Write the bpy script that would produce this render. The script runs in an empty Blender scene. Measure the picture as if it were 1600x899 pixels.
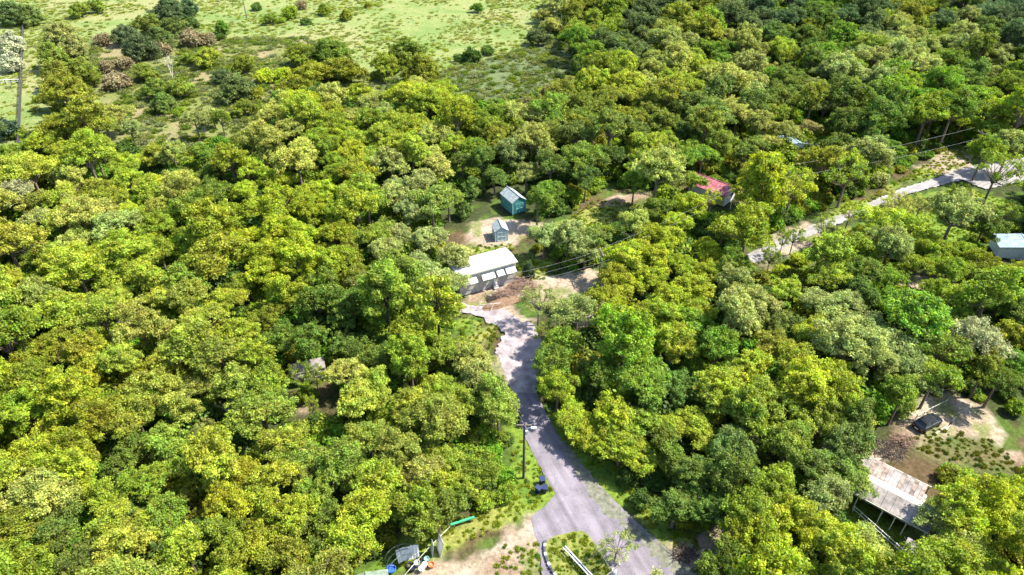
import bpy, bmesh, math, random
import numpy as np
from mathutils import Vector, Matrix

# ------------------------------------------------------------------ camera, sky, sun, exposure
scene = bpy.context.scene
CAM_H = 70.0
PITCH = math.radians(36.0)
FPX = 1067.0                     # focal length in pixels of the 1600 wide photograph
cam_data = bpy.data.cameras.new('camera')
cam_data.sensor_width = 36.0
cam_data.lens = 36.0 * FPX / 1600.0
cam_data.clip_start = 0.5
cam_data.clip_end = 6000.0
cam = bpy.data.objects.new('camera', cam_data)
scene.collection.objects.link(cam)
cam.location = (0, 0, CAM_H)
cam.rotation_euler = (math.radians(90) - PITCH, 0, 0)
scene.camera = cam

SUN_EL = math.radians(54.0)
SUN_AZ = math.radians(8.0)      # measured from +X towards +Y
sun_dir = Vector((math.cos(SUN_EL) * math.cos(SUN_AZ), math.cos(SUN_EL) * math.sin(SUN_AZ), math.sin(SUN_EL)))
world = bpy.data.worlds.new('World')
scene.world = world
world.use_nodes = True
wn = world.node_tree
bg = wn.nodes['Background']
sky = wn.nodes.new('ShaderNodeTexSky')
sky.sky_type = 'NISHITA'
sky.sun_disc = False
sky.sun_elevation = SUN_EL
sky.sun_rotation = math.radians(90) - SUN_AZ
wn.links.new(sky.outputs[0], bg.inputs[0])
bg.inputs[1].default_value = 0.15
sl = bpy.data.lights.new('sun', 'SUN')
sl.energy = 5.0
sl.angle = math.radians(0.53)
sl.color = (1.0, 0.94, 0.82)
sun = bpy.data.objects.new('sun', sl)
scene.collection.objects.link(sun)
sun.rotation_euler = sun_dir.to_track_quat('Z', 'Y').to_euler()
scene.view_settings.view_transform = 'Standard'
scene.view_settings.look = 'None'
scene.view_settings.exposure = 1.45
scene.view_settings.gamma = 1.0
scene.view_settings.use_curve_mapping = False
scene.cycles.max_bounces = 6
scene.cycles.transmission_bounces = 4
scene.cycles.transparent_max_bounces = 6

rng = np.random.default_rng(7)
random.seed(7)
COL = scene.collection
SP, CP = math.sin(PITCH), math.cos(PITCH)

def P(px, py, z=0.0):
    """point at height z seen at this place of the photograph"""
    u = (px - 800.0) / FPX
    v = (py - 449.5) / FPX
    d = (CAM_H - z) / (SP + v * CP)
    return Vector((u * d, d * (CP - v * SP), z))

def proj(x, y, z):
    dz = z - CAM_H
    dep = y * CP - dz * SP
    up = y * SP + dz * CP
    return 800 + FPX * x / dep, 449.5 - FPX * up / dep, FPX / dep

# ------------------------------------------------------------------ materials
def new_mat(name):
    m = bpy.data.materials.new(name)
    m.use_nodes = True
    nt = m.node_tree
    for n in list(nt.nodes):
        nt.nodes.remove(n)
    return m, nt

def mat(name, col, rough=0.8, var=0.25, scale=3.0, metal=0.0, bump=0.0, col2=None, detail=6.0, emit=None):
    m, nt = new_mat(name)
    N, L = nt.nodes, nt.links
    out = N.new('ShaderNodeOutputMaterial')
    b = N.new('ShaderNodeBsdfPrincipled')
    L.new(b.outputs[0], out.inputs[0])
    b.inputs['Roughness'].default_value = rough
    b.inputs['Metallic'].default_value = metal
    tc = N.new('ShaderNodeTexCoord')
    nz = N.new('ShaderNodeTexNoise')
    nz.inputs['Scale'].default_value = scale
    nz.inputs['Detail'].default_value = detail
    nz.inputs['Roughness'].default_value = 0.65
    L.new(tc.outputs['Object'], nz.inputs['Vector'])
    rp = N.new('ShaderNodeValToRGB')
    rp.color_ramp.elements[0].position = 0.35
    rp.color_ramp.elements[1].position = 0.68
    a = tuple(c * (1 - var) for c in col)
    c2 = col2 if col2 else tuple(min(1, c * (1 + var)) for c in col)
    rp.color_ramp.elements[0].color = (*a, 1)
    rp.color_ramp.elements[1].color = (*c2, 1)
    L.new(nz.outputs[0], rp.inputs[0])
    L.new(rp.outputs[0], b.inputs['Base Color'])
    if bump > 0:
        bp = N.new('ShaderNodeBump')
        bp.inputs['Strength'].default_value = bump
        bp.inputs['Distance'].default_value = 0.05
        L.new(nz.outputs[0], bp.inputs['Height'])
        L.new(bp.outputs[0], b.inputs['Normal'])
    return m

def leaf_material(name, instancer=False):
    m, nt = new_mat(name)
    N, L = nt.nodes, nt.links
    out = N.new('ShaderNodeOutputMaterial')
    if instancer:
        at = N.new('ShaderNodeAttribute'); at.attribute_type = 'INSTANCER'; at.attribute_name = 'tint'
        base = at.outputs['Color']
    else:
        oi = N.new('ShaderNodeObjectInfo')
        base = oi.outputs['Color']
    tn = N.new('ShaderNodeAttribute'); tn.attribute_name = 'tone'
    geo = N.new('ShaderNodeNewGeometry')
    mr = N.new('ShaderNodeMapRange')
    mr.inputs['To Min'].default_value = 0.62
    mr.inputs['To Max'].default_value = 1.45
    L.new(geo.outputs['Random Per Island'], mr.inputs['Value'])
    mu = N.new('ShaderNodeMath'); mu.operation = 'MULTIPLY'
    L.new(mr.outputs[0], mu.inputs[0]); L.new(tn.outputs['Fac'], mu.inputs[1])
    vm = N.new('ShaderNodeVectorMath'); vm.operation = 'SCALE'
    L.new(base, vm.inputs[0]); L.new(mu.outputs[0], vm.inputs['Scale'])
    # the green drifts from bough to bough
    pn = N.new('ShaderNodeTexNoise'); pn.inputs['Scale'].default_value = 0.42; pn.inputs['Detail'].default_value = 5; pn.inputs['Roughness'].default_value = 0.7
    L.new(geo.outputs['Position'], pn.inputs['Vector'])
    pm = N.new('ShaderNodeMapRange'); pm.inputs['From Min'].default_value = 0.32; pm.inputs['From Max'].default_value = 0.68
    pm.inputs['To Min'].default_value = 0.62; pm.inputs['To Max'].default_value = 1.32
    L.new(pn.outputs[0], pm.inputs['Value'])
    vq = N.new('ShaderNodeVectorMath'); vq.operation = 'SCALE'
    L.new(vm.outputs[0], vq.inputs[0]); L.new(pm.outputs[0], vq.inputs['Scale'])
    sc = N.new('ShaderNodeSeparateXYZ'); L.new(pn.outputs['Color'], sc.inputs[0])
    ph = N.new('ShaderNodeMapRange'); ph.inputs['From Min'].default_value = 0.35; ph.inputs['From Max'].default_value = 0.65
    ph.inputs['To Min'].default_value = 0.478; ph.inputs['To Max'].default_value = 0.522
    L.new(sc.outputs['Y'], ph.inputs['Value'])
    hq = N.new('ShaderNodeHueSaturation'); L.new(ph.outputs[0], hq.inputs['Hue']); L.new(vq.outputs[0], hq.inputs['Color'])
    # some leaves lean to yellow, others to deep green
    hs = N.new('ShaderNodeHueSaturation')
    mr2 = N.new('ShaderNodeMapRange')
    mr2.inputs['To Min'].default_value = 0.488
    mr2.inputs['To Max'].default_value = 0.535
    fr = N.new('ShaderNodeMath'); fr.operation = 'FRACT'
    m7 = N.new('ShaderNodeMath'); m7.operation = 'MULTIPLY'; m7.inputs[1].default_value = 7.31
    L.new(geo.outputs['Random Per Island'], m7.inputs[0]); L.new(m7.outputs[0], fr.inputs[0])
    L.new(fr.outputs[0], mr2.inputs['Value'])
    L.new(mr2.outputs[0], hs.inputs['Hue'])
    hs.inputs['Saturation'].default_value = 1.0
    L.new(hq.outputs[0], hs.inputs['Color'])
    df = N.new('ShaderNodeBsdfDiffuse')
    L.new(hs.outputs[0], df.inputs[0])
    tr = N.new('ShaderNodeBsdfTranslucent')
    hs2 = N.new('ShaderNodeHueSaturation')
    hs2.inputs['Hue'].default_value = 0.492
    hs2.inputs['Saturation'].default_value = 1.15
    hs2.inputs['Value'].default_value = 1.25
    L.new(hs.outputs[0], hs2.inputs['Color'])
    L.new(hs2.outputs[0], tr.inputs[0])
    mx = N.new('ShaderNodeMixShader'); mx.inputs[0].default_value = 0.42
    L.new(df.outputs[0], mx.inputs[1]); L.new(tr.outputs[0], mx.inputs[2])
    gl = N.new('ShaderNodeBsdfGlossy'); gl.inputs['Roughness'].default_value = 0.6
    gl.inputs['Color'].default_value = (0.9, 0.95, 0.8, 1)
    mx2 = N.new('ShaderNodeMixShader'); mx2.inputs[0].default_value = 0.015
    L.new(mx.outputs[0], mx2.inputs[1]); L.new(gl.outputs[0], mx2.inputs[2])
    L.new(mx2.outputs[0], out.inputs[0])
    return m

M = {}
M['leaf'] = leaf_material('foliage')
M['leaf_far'] = leaf_material('foliage_far', True)
M['bark'] = mat('bark', (0.16, 0.12, 0.085), 0.95, 0.45, 5, bump=0.6)
M['bark_dark'] = mat('bark_dark', (0.06, 0.045, 0.035), 0.95, 0.4, 5, bump=0.6)
M['bark_pale'] = mat('bark_pale', (0.48, 0.43, 0.37), 0.9, 0.3, 4, bump=0.4)
M['white_metal'] = mat('white_metal', (0.40, 0.39, 0.40), 0.6, 0.3, 1.3, detail=12, col2=(0.55, 0.55, 0.56))
M['white_trim'] = mat('white_trim', (0.72, 0.72, 0.68), 0.6, 0.12, 3)
M['siding'] = mat('cream_siding', (0.40, 0.38, 0.32), 0.75, 0.2, 1.5)
M['siding_white'] = mat('white_siding', (0.66, 0.67, 0.68), 0.7, 0.12, 1.5)
M['siding_yellow'] = mat('yellow_siding', (0.45, 0.43, 0.16), 0.75, 0.2, 1.5)
M['glass'] = mat('dark_glass', (0.03, 0.04, 0.05), 0.12, 0.2, 1)
M['teal'] = mat('teal_boards', (0.035, 0.20, 0.20), 0.75, 0.3, 2.0)
M['teal_pale'] = mat('pale_teal_paint', (0.20, 0.38, 0.36), 0.7, 0.2, 2.0)
M['blue_pale'] = mat('pale_blue_paint', (0.34, 0.47, 0.50), 0.7, 0.15, 2.0)
M['grey_roof'] = mat('grey_shingle', (0.26, 0.30, 0.30), 0.9, 0.35, 2.5, bump=0.3)
M['red_roof'] = mat('red_metal_roof', (0.34, 0.03, 0.06), 0.7, 0.55, 1.6, detail=12, col2=(0.55, 0.20, 0.23))
M['blue_roof'] = mat('blue_grey_roof', (0.20, 0.27, 0.32), 0.6, 0.35, 1.4)
M['roof_dirty'] = mat('stained_roof', (0.20, 0.17, 0.155), 0.85, 0.5, 0.8, detail=14, col2=(0.31, 0.28, 0.265), bump=0.2)
M['roof_rust'] = mat('rusty_roof', (0.13, 0.09, 0.07), 0.85, 0.6, 1.3, detail=14, col2=(0.33, 0.26, 0.22), bump=0.3)
M['roof_cream'] = mat('cream_ridge', (0.44, 0.44, 0.34), 0.7, 0.2, 2)
M['concrete'] = mat('concrete', (0.36, 0.34, 0.33), 0.9, 0.25, 2.5)
M['kerb_dark'] = mat('kerb_dark', (0.05, 0.05, 0.07), 0.8, 0.3, 3)
M['kerb_white'] = mat('kerb_white', (0.55, 0.55, 0.55), 0.8, 0.2, 3)
M['rail'] = mat('galvanised_rail', (0.55, 0.56, 0.60), 0.45, 0.15, 2, metal=0.2)
M['pole_dark'] = mat('dark_pole', (0.035, 0.03, 0.03), 0.8, 0.3, 4)
M['pole_wood'] = mat('weathered_pole', (0.15, 0.12, 0.10), 0.9, 0.3, 4)
M['wire'] = mat('cable', (0.26, 0.26, 0.25), 0.6, 0.05, 1)
M['bin_blue'] = mat('bin_blue', (0.006, 0.010, 0.045), 0.5, 0.2, 3)
M['bin_lid'] = mat('bin_lid', (0.010, 0.018, 0.07), 0.45, 0.2, 3)
M['rubber'] = mat('rubber', (0.02, 0.02, 0.02), 0.85, 0.3, 4)
M['car_paint'] = mat('dark_car_paint', (0.018, 0.022, 0.024), 0.22, 0.15, 2, metal=0.4)
M['chrome'] = mat('silver_trim', (0.55, 0.55, 0.56), 0.25, 0.1, 2, metal=0.9)
M['lamp_glass'] = mat('lamp_glass', (0.7, 0.7, 0.7), 0.3, 0.05, 2)
M['red_lamp'] = mat('red_lamp', (0.35, 0.02, 0.02), 0.3, 0.1, 2)
M['blue_tarp'] = mat('blue_tarp', (0.02, 0.10, 0.45), 0.55, 0.3, 2, bump=0.4)
M['green_pipe'] = mat('green_plastic', (0.03, 0.36, 0.17), 0.5, 0.15, 2)
M['orange'] = mat('orange_plastic', (0.50, 0.14, 0.05), 0.6, 0.2, 2)
M['grey_sheet'] = mat('grey_sheet', (0.30, 0.33, 0.32), 0.7, 0.35, 1.5)
M['pale_green_sheet'] = mat('pale_green_sheet', (0.15, 0.20, 0.15), 0.8, 0.35, 1.5)
M['planks'] = mat('grey_planks', (0.36, 0.30, 0.24), 0.85, 0.35, 3)
M['brick_red'] = mat('rusty_red', (0.38, 0.07, 0.04), 0.8, 0.3, 2)
M['twig'] = mat('dry_twigs', (0.24, 0.15, 0.11), 0.9, 0.4, 4)

# ------------------------------------------------------------------ mesh helpers
class MB:
    def __init__(s):
        s.v, s.f = [], []
    def add(s, vs, fs):
        o = len(s.v)
        s.v += [tuple(p) for p in vs]
        s.f += [tuple(i + o for i in f) for f in fs]
        return s
    def box(s, x0, x1, y0, y1, z0, z1):
        return s.add([(x0, y0, z0), (x1, y0, z0), (x1, y1, z0), (x0, y1, z0), (x0, y0, z1), (x1, y0, z1), (x1, y1, z1), (x0, y1, z1)],
                     [(0, 3, 2, 1), (4, 5, 6, 7), (0, 1, 5, 4), (1, 2, 6, 5), (2, 3, 7, 6), (3, 0, 4, 7)])
    def slab(s, pts, t):
        """planar polygon (any tilt) thickened downward by t"""
        n = len(pts)
        top = [Vector(p) for p in pts]
        bot = [p - Vector((0, 0, t)) for p in top]
        fs = [tuple(range(n)), tuple(reversed(range(n, 2 * n)))]
        for i in range(n):
            j = (i + 1) % n
            fs.append((i, i + n, j + n, j))
        return s.add(top + bot, fs)
    def tube(s, pts, rad, n=6, cap=True):
        pts = [Vector(p) for p in pts]
        if not isinstance(rad, (list, tuple)):
            rad = [rad] * len(pts)
        vs, fs = [], []
        for i, p in enumerate(pts):
            d = (pts[min(i + 1, len(pts) - 1)] - pts[max(i - 1, 0)])
            d = d.normalized() if d.length > 1e-6 else Vector((0, 0, 1))
            a = d.cross(Vector((0.31, 0.17, 0.93)) if abs(d.z) < 0.9 else Vector((1, 0, 0))).normalized()
            b = d.cross(a)
            for k in range(n):
                t = 2 * math.pi * k / n
                vs.append(p + (a * math.cos(t) + b * math.sin(t)) * rad[i])
        for i in range(len(pts) - 1):
            for k in range(n):
                k2 = (k + 1) % n
                fs.append((i * n + k, i * n + k2, (i + 1) * n + k2, (i + 1) * n + k))
        if cap:
            fs.append(tuple(reversed(range(n))))
            fs.append(tuple((len(pts) - 1) * n + k for k in range(n)))
        return s.add(vs, fs)
    def lathe(s, prof, n=12, c=(0, 0, 0)):
        vs, fs = [], []
        for r, z in prof:
            for k in range(n):
                t = 2 * math.pi * k / n
                vs.append((c[0] + r * math.cos(t), c[1] + r * math.sin(t), c[2] + z))
        for i in range(len(prof) - 1):
            for k in range(n):
                k2 = (k + 1) % n
                fs.append((i * n + k, i * n + k2, (i + 1) * n + k2, (i + 1) * n + k))
        fs.append(tuple(reversed(range(n)))); fs.append(tuple((len(prof) - 1) * n + k for k in range(n)))
        return s.add(vs, fs)
    def mesh(s, name, material):
        me = bpy.data.meshes.new(name)
        me.from_pydata(s.v, [], s.f)
        me.update()
        if material:
            me.materials.append(material)
        return me
    def build(s, name, material, parent=None, bevel=0.0, smooth=False):
        me = s.mesh(name, material)
        if bevel > 0:
            bm = bmesh.new(); bm.from_mesh(me)
            bmesh.ops.bevel(bm, geom=list(bm.edges), offset=bevel, segments=1, affect='EDGES', clamp_overlap=True)
            bm.to_mesh(me); bm.free()
        if smooth:
            for p in me.polygons:
                p.use_smooth = True
        o = bpy.data.objects.new(name, me)
        COL.objects.link(o)
        if parent:
            o.parent = parent
        return o

def tag(o, label=None, cat=None, group=None, kind=None):
    if label: o['label'] = label
    if cat: o['category'] = cat
    if group: o['group'] = group
    if kind: o['kind'] = kind
    return o

def thing(name, label, cat, loc=(0, 0, 0), rotz=0.0, group=None):
    o = bpy.data.objects.new(name, None)
    o.empty_display_size = 0.5
    COL.objects.link(o)
    o.location = loc
    o.rotation_euler = (0, 0, rotz)
    return tag(o, label, cat, group)

def copy_tree(root, loc, rotz, scale=(1, 1, 1), label=None):
    r = root.copy(); COL.objects.link(r)
    r.location = loc; r.rotation_euler = (0, 0, rotz); r.scale = scale
    if label: r['label'] = label
    for ch in list(root.children):
        c = ch.copy(); COL.objects.link(c); c.parent = r
        for g in list(ch.children):
            d = g.copy(); COL.objects.link(d); d.parent = c
    return r

# ------------------------------------------------------------------ value noise
def vnoise(x, y, cell, seed):
    r = np.random.default_rng(seed)
    G = r.random((256, 256))
    xs = np.asarray(x) / cell + 1000.3; ys = np.asarray(y) / cell + 1000.7
    xi = np.floor(xs).astype(int); yi = np.floor(ys).astype(int)
    fx = xs - xi; fy = ys - yi
    fx = fx * fx * (3 - 2 * fx); fy = fy * fy * (3 - 2 * fy)
    a = G[xi % 256, yi % 256]; b = G[(xi + 1) % 256, yi % 256]
    c = G[xi % 256, (yi + 1) % 256]; d = G[(xi + 1) % 256, (yi + 1) % 256]
    return (a * (1 - fx) + b * fx) * (1 - fy) + (c * (1 - fx) + d * fx) * fy

def fbm(x, y, cell, seed, octs=4):
    t = 0; amp = 1; s = 0
    for k in range(octs):
        t = t + amp * vnoise(x, y, cell / 2 ** k, seed + k); s += amp; amp *= 0.55
    return t / s

def inside(px, py, poly):
    px = np.asarray(px, float); py = np.asarray(py, float)
    r = np.zeros(px.shape, bool)
    n = len(poly)
    for i in range(n):
        x1, y1 = poly[i][0], poly[i][1]; x2, y2 = poly[(i + 1) % n][0], poly[(i + 1) % n][1]
        c = ((y1 > py) != (y2 > py))
        with np.errstate(divide='ignore', invalid='ignore'):
            xi = (x2 - x1) * (py - y1) / (y2 - y1 + 1e-12) + x1
        r ^= c & (px < xi)
    return r

def sdist(px, py, poly):
    """distance to polygon outline, negative inside"""
    px = np.asarray(px, float); py = np.asarray(py, float)
    best = np.full(px.shape, 1e9)
    n = len(poly)
    for i in range(n):
        x1, y1 = poly[i][0], poly[i][1]; x2, y2 = poly[(i + 1) % n][0], poly[(i + 1) % n][1]
        dx, dy = x2 - x1, y2 - y1
        t = np.clip(((px - x1) * dx + (py - y1) * dy) / (dx * dx + dy * dy + 1e-9), 0, 1)
        best = np.minimum(best, np.hypot(px - x1 - t * dx, py - y1 - t * dy))
    return np.where(inside(px, py, poly), -best, best)

def G(poly):
    """photo outline of a patch of ground -> outline on the ground"""
    return [(P(x, y).x, P(x, y).y) for x, y in poly]
# ------------------------------------------------------------------ ground: one sheet, its kinds of cover mixed by place
FIELD = G([(-500, -90), (900, -90), (860, 55), (800, 90), (700, 112), (590, 128), (430, 85), (300, 62), (140, 60), (62, 225), (-300, 260)])
SCRUB = G([(590, 128), (700, 110), (880, 60), (900, 110), (810, 160), (690, 160)])
DRYF = G([(150, 58), (480, 60), (610, 150), (430, 130), (400, 215), (250, 240), (180, 232), (110, 150)])
GRASSES = [G(p) for p in (
    [(808, 672), (868, 771), (836, 800), (735, 846), (640, 885), (560, 899), (640, 845), (740, 800), (792, 760)],
    [(858, 640), (884, 690), (940, 755), (1062, 868), (1110, 862), (1010, 780), (960, 720), (905, 680)],
    [(716, 490), (745, 494), (786, 514), (774, 545), (720, 545)],
    [(1360, 305), (1500, 226), (1540, 240), (1500, 262), (1400, 292), (1330, 335), (1270, 340)],
    [(1190, 425), (1300, 372), (1400, 322), (1500, 290), (1620, 330), (1500, 372), (1300, 400), (1220, 430)],
    [(862, 358), (930, 312), (1002, 318), (990, 338), (900, 368)],
    [(780, 850), (846, 846), (858, 899), (760, 930)],
    [(1320, 760), (1420, 830), (1400, 870), (1320, 800)],
    [(1400, 690), (1480, 665), (1560, 690), (1600, 740), (1500, 730)],
    [(800, 400), (860, 405), (850, 440), (815, 440)],
    [(720, 385), (800, 380), (810, 392), (720, 400)])]
WEEDS = G([(1385, 690), (1480, 660), (1565, 688), (1610, 745), (1500, 740)])
SANDS = [G(p) for p in (
    [(716, 455), (806, 432), (830, 432), (812, 462), (800, 480), (834, 500), (852, 530), (850, 575), (840, 616), (800, 616), (784, 580), (774, 546), (787, 516), (748, 494), (716, 488)],
    [(832, 806), (846, 834), (850, 870), (846, 940), (600, 940), (690, 880)],
    [(1395, 690), (1425, 640), (1475, 622), (1530, 632), (1585, 680), (1570, 700), (1490, 665), (1440, 690), (1400, 715), (1345, 725), (1340, 705)],
    [(925, 322), (950, 296), (1010, 296), (1020, 312), (975, 326)],
    [(870, 500), (900, 450), (965, 462), (960, 500), (900, 520)],
    [(1408, 432), (1500, 425), (1495, 455), (1415, 452)],
    [(464, 618), (486, 614), (488, 642), (468, 644)],
    [(1430, 262), (1500, 232), (1520, 262), (1480, 272)],
    [(1000, 860), (1100, 850), (1150, 825), (1160, 845), (1060, 899), (980, 899)],
    [(710, 365), (790, 340), (850, 350), (800, 385), (720, 390)],
    [(835, 470), (835, 430), (930, 425), (960, 445), (880, 470)],
    [(1560, 700), (1600, 690), (1620, 740), (1575, 720)],
    [(1160, 400), (1260, 350), (1290, 370), (1200, 420)])]

def build_ground():
    xs = np.arange(-260, 300.1, 0.8); ys = np.arange(26, 400.1, 0.8)
    X, Y = np.meshgrid(xs, ys)
    n1 = fbm(X, Y, 9, 11); n2 = fbm(X, Y, 2.4, 21, 3); n3 = fbm(X, Y, 30, 31)
    e = (n1 - 0.5) * 7 + (n2 - 0.5) * 4
    def w(poly, soft):
        return np.clip(0.5 - (sdist(X, Y, poly) + e * min(1, soft)) / soft, 0, 1)
    c = np.zeros(X.shape + (3,))
    def lay(col, a):
        nonlocal c
        c = c * (1 - a[..., None]) + np.asarray(col) * a[..., None]
    lay((0.040, 0.050, 0.018), np.ones(X.shape))
    lay((0.095, 0.062, 0.034), np.clip((n1 - 0.52) * 6, 0, 1) * 0.8)
    lay((0.06, 0.11, 0.015), np.clip((n2 - 0.55) * 6, 0, 1) * 0.7)
    wf = w(FIELD, 5)
    lay((0.175, 0.205, 0.070), wf)
    lay((0.115, 0.175, 0.045), wf * np.clip((n1 - 0.5) * 7, 0, 1) * 0.75)
    lay((0.215, 0.210, 0.090), wf * np.clip((n3 - 0.53) * 9, 0, 1) * 0.8)
    lay((0.090, 0.135, 0.040), wf * np.clip((n2 - 0.60) * 9, 0, 1) * 0.5)
    ws = w(SCRUB, 5)
    lay((0.105, 0.135, 0.055), ws); lay((0.05, 0.075, 0.035), ws * np.clip((n2 - 0.48) * 7, 0, 1) * 0.8)
    wd = w(DRYF, 5)
    lay((0.135, 0.150, 0.045), wd); lay((0.22, 0.17, 0.10), wd * np.clip((n1 - 0.5) * 6, 0, 1) * 0.7)
    open_w = np.maximum(np.maximum(wf, ws), wd)
    for g in GRASSES:
        a = w(g, 1.2)
        lay((0.120, 0.180, 0.024), a)
        lay((0.22, 0.215, 0.06), a * np.clip((n1 - 0.46) * 6, 0, 1) * 0.8)
        lay((0.05, 0.10, 0.014), a * np.clip((n2 - 0.55) * 8, 0, 1) * 0.7)
        open_w = np.maximum(open_w, a)
    lay((0.075, 0.095, 0.028), w(WEEDS, 2)); lay((0.15, 0.11, 0.06), w(WEEDS, 2) * np.clip((n1 - 0.5) * 6, 0, 1) * 0.7)
    for g in SANDS:
        a = w(g, 1.0)
        lay((0.27, 0.215, 0.155), a)
        lay((0.20, 0.14, 0.095), a * np.clip((n1 - 0.5) * 6, 0, 1) * 0.8)
        lay((0.33, 0.28, 0.225), a * np.clip((n2 - 0.52) * 6, 0, 1) * 0.8)
        lay((0.12, 0.15, 0.035), a * np.clip((fbm(X, Y, 3.1, 77) - 0.56) * 10, 0, 1) * 0.8)
        open_w = np.maximum(open_w, a)
    c *= (0.88 + 0.24 * n2)[..., None]
    Z = -0.35 * n2 * (1 - open_w) - 0.02
    # edges of the sheet run down a little so that the wider ground meets it
    me = bpy.data.meshes.new('ground')
    ny, nx = X.shape
    V = np.stack([X, Y, Z], -1).reshape(-1, 3)
    idx = np.arange(nx * ny).reshape(ny, nx)
    F = np.stack([idx[:-1, :-1], idx[:-1, 1:], idx[1:, 1:], idx[1:, :-1]], -1).reshape(-1, 4)
    # one sheet out to the horizon: a ring of far corners joined to the fine grid's border
    border = np.concatenate([idx[0, :], idx[1:, -1], idx[-1, -2::-1], idx[-2:0:-1, 0]])
    b = V[border]
    cx, cy = 0.0, 160.0
    d = b[:, :2] - np.array([cx, cy])
    far = b.copy()
    far[:, :2] = np.array([cx, cy]) + d / np.linalg.norm(d, axis=1)[:, None] * 5200
    far[:, 2] = -2.0
    n0 = len(V)
    V = np.concatenate([V, far])
    k = len(border)
    i = np.arange(k); j = (i + 1) % k
    F2 = np.stack([border[i], n0 + i, n0 + j, border[j]], -1)
    F = np.concatenate([F, F2])
    me.vertices.add(len(V)); me.vertices.foreach_set('co', V.ravel())
    me.loops.add(F.size); me.loops.foreach_set('vertex_index', F.ravel().astype(np.int32))
    me.polygons.add(len(F)); me.polygons.foreach_set('loop_start', np.arange(0, F.size, 4, dtype=np.int32))
    me.update(calc_edges=True)
    at = me.color_attributes.new('cover', 'FLOAT_COLOR', 'POINT')
    C4 = np.ones((len(V), 4)); C4[:n0, :3] = c.reshape(-1, 3); C4[n0:, :3] = (0.07, 0.10, 0.035)
    at.data.foreach_set('color', C4.ravel())
    m, nt = new_mat('ground_cover'); N, L = nt.nodes, nt.links
    out = N.new('ShaderNodeOutputMaterial'); bs = N.new('ShaderNodeBsdfPrincipled'); L.new(bs.outputs[0], out.inputs[0])
    bs.inputs['Roughness'].default_value = 1.0
    bs.inputs['Specular IOR Level'].default_value = 0.1
    a = N.new('ShaderNodeAttribute'); a.attribute_name = 'cover'
    tc = N.new('ShaderNodeTexCoord')
    nz = N.new('ShaderNodeTexNoise'); nz.inputs['Scale'].default_value = 1.6; nz.inputs['Detail'].default_value = 8; nz.inputs['Roughness'].default_value = 0.75
    L.new(tc.outputs['Object'], nz.inputs['Vector'])
    mr = N.new('ShaderNodeMapRange'); mr.inputs['From Min'].default_value = 0.3; mr.inputs['From Max'].default_value = 0.7
    mr.inputs['To Min'].default_value = 0.45; mr.inputs['To Max'].default_value = 1.5
    L.new(nz.outputs[0], mr.inputs['Value'])
    vm = N.new('ShaderNodeVectorMath'); vm.operation = 'SCALE'
    L.new(a.outputs['Color'], vm.inputs[0]); L.new(mr.outputs[0], vm.inputs['Scale'])
    L.new(vm.outputs[0], bs.inputs['Base Color'])
    bp = N.new('ShaderNodeBump'); bp.inputs['Strength'].default_value = 0.8; bp.inputs['Distance'].default_value = 0.25
    L.new(nz.outputs[0], bp.inputs['Height']); L.new(bp.outputs[0], bs.inputs['Normal'])
    me.materials.append(m)
    o = bpy.data.objects.new('ground', me); COL.objects.link(o)
    tag(o, kind='structure')
build_ground()

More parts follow.
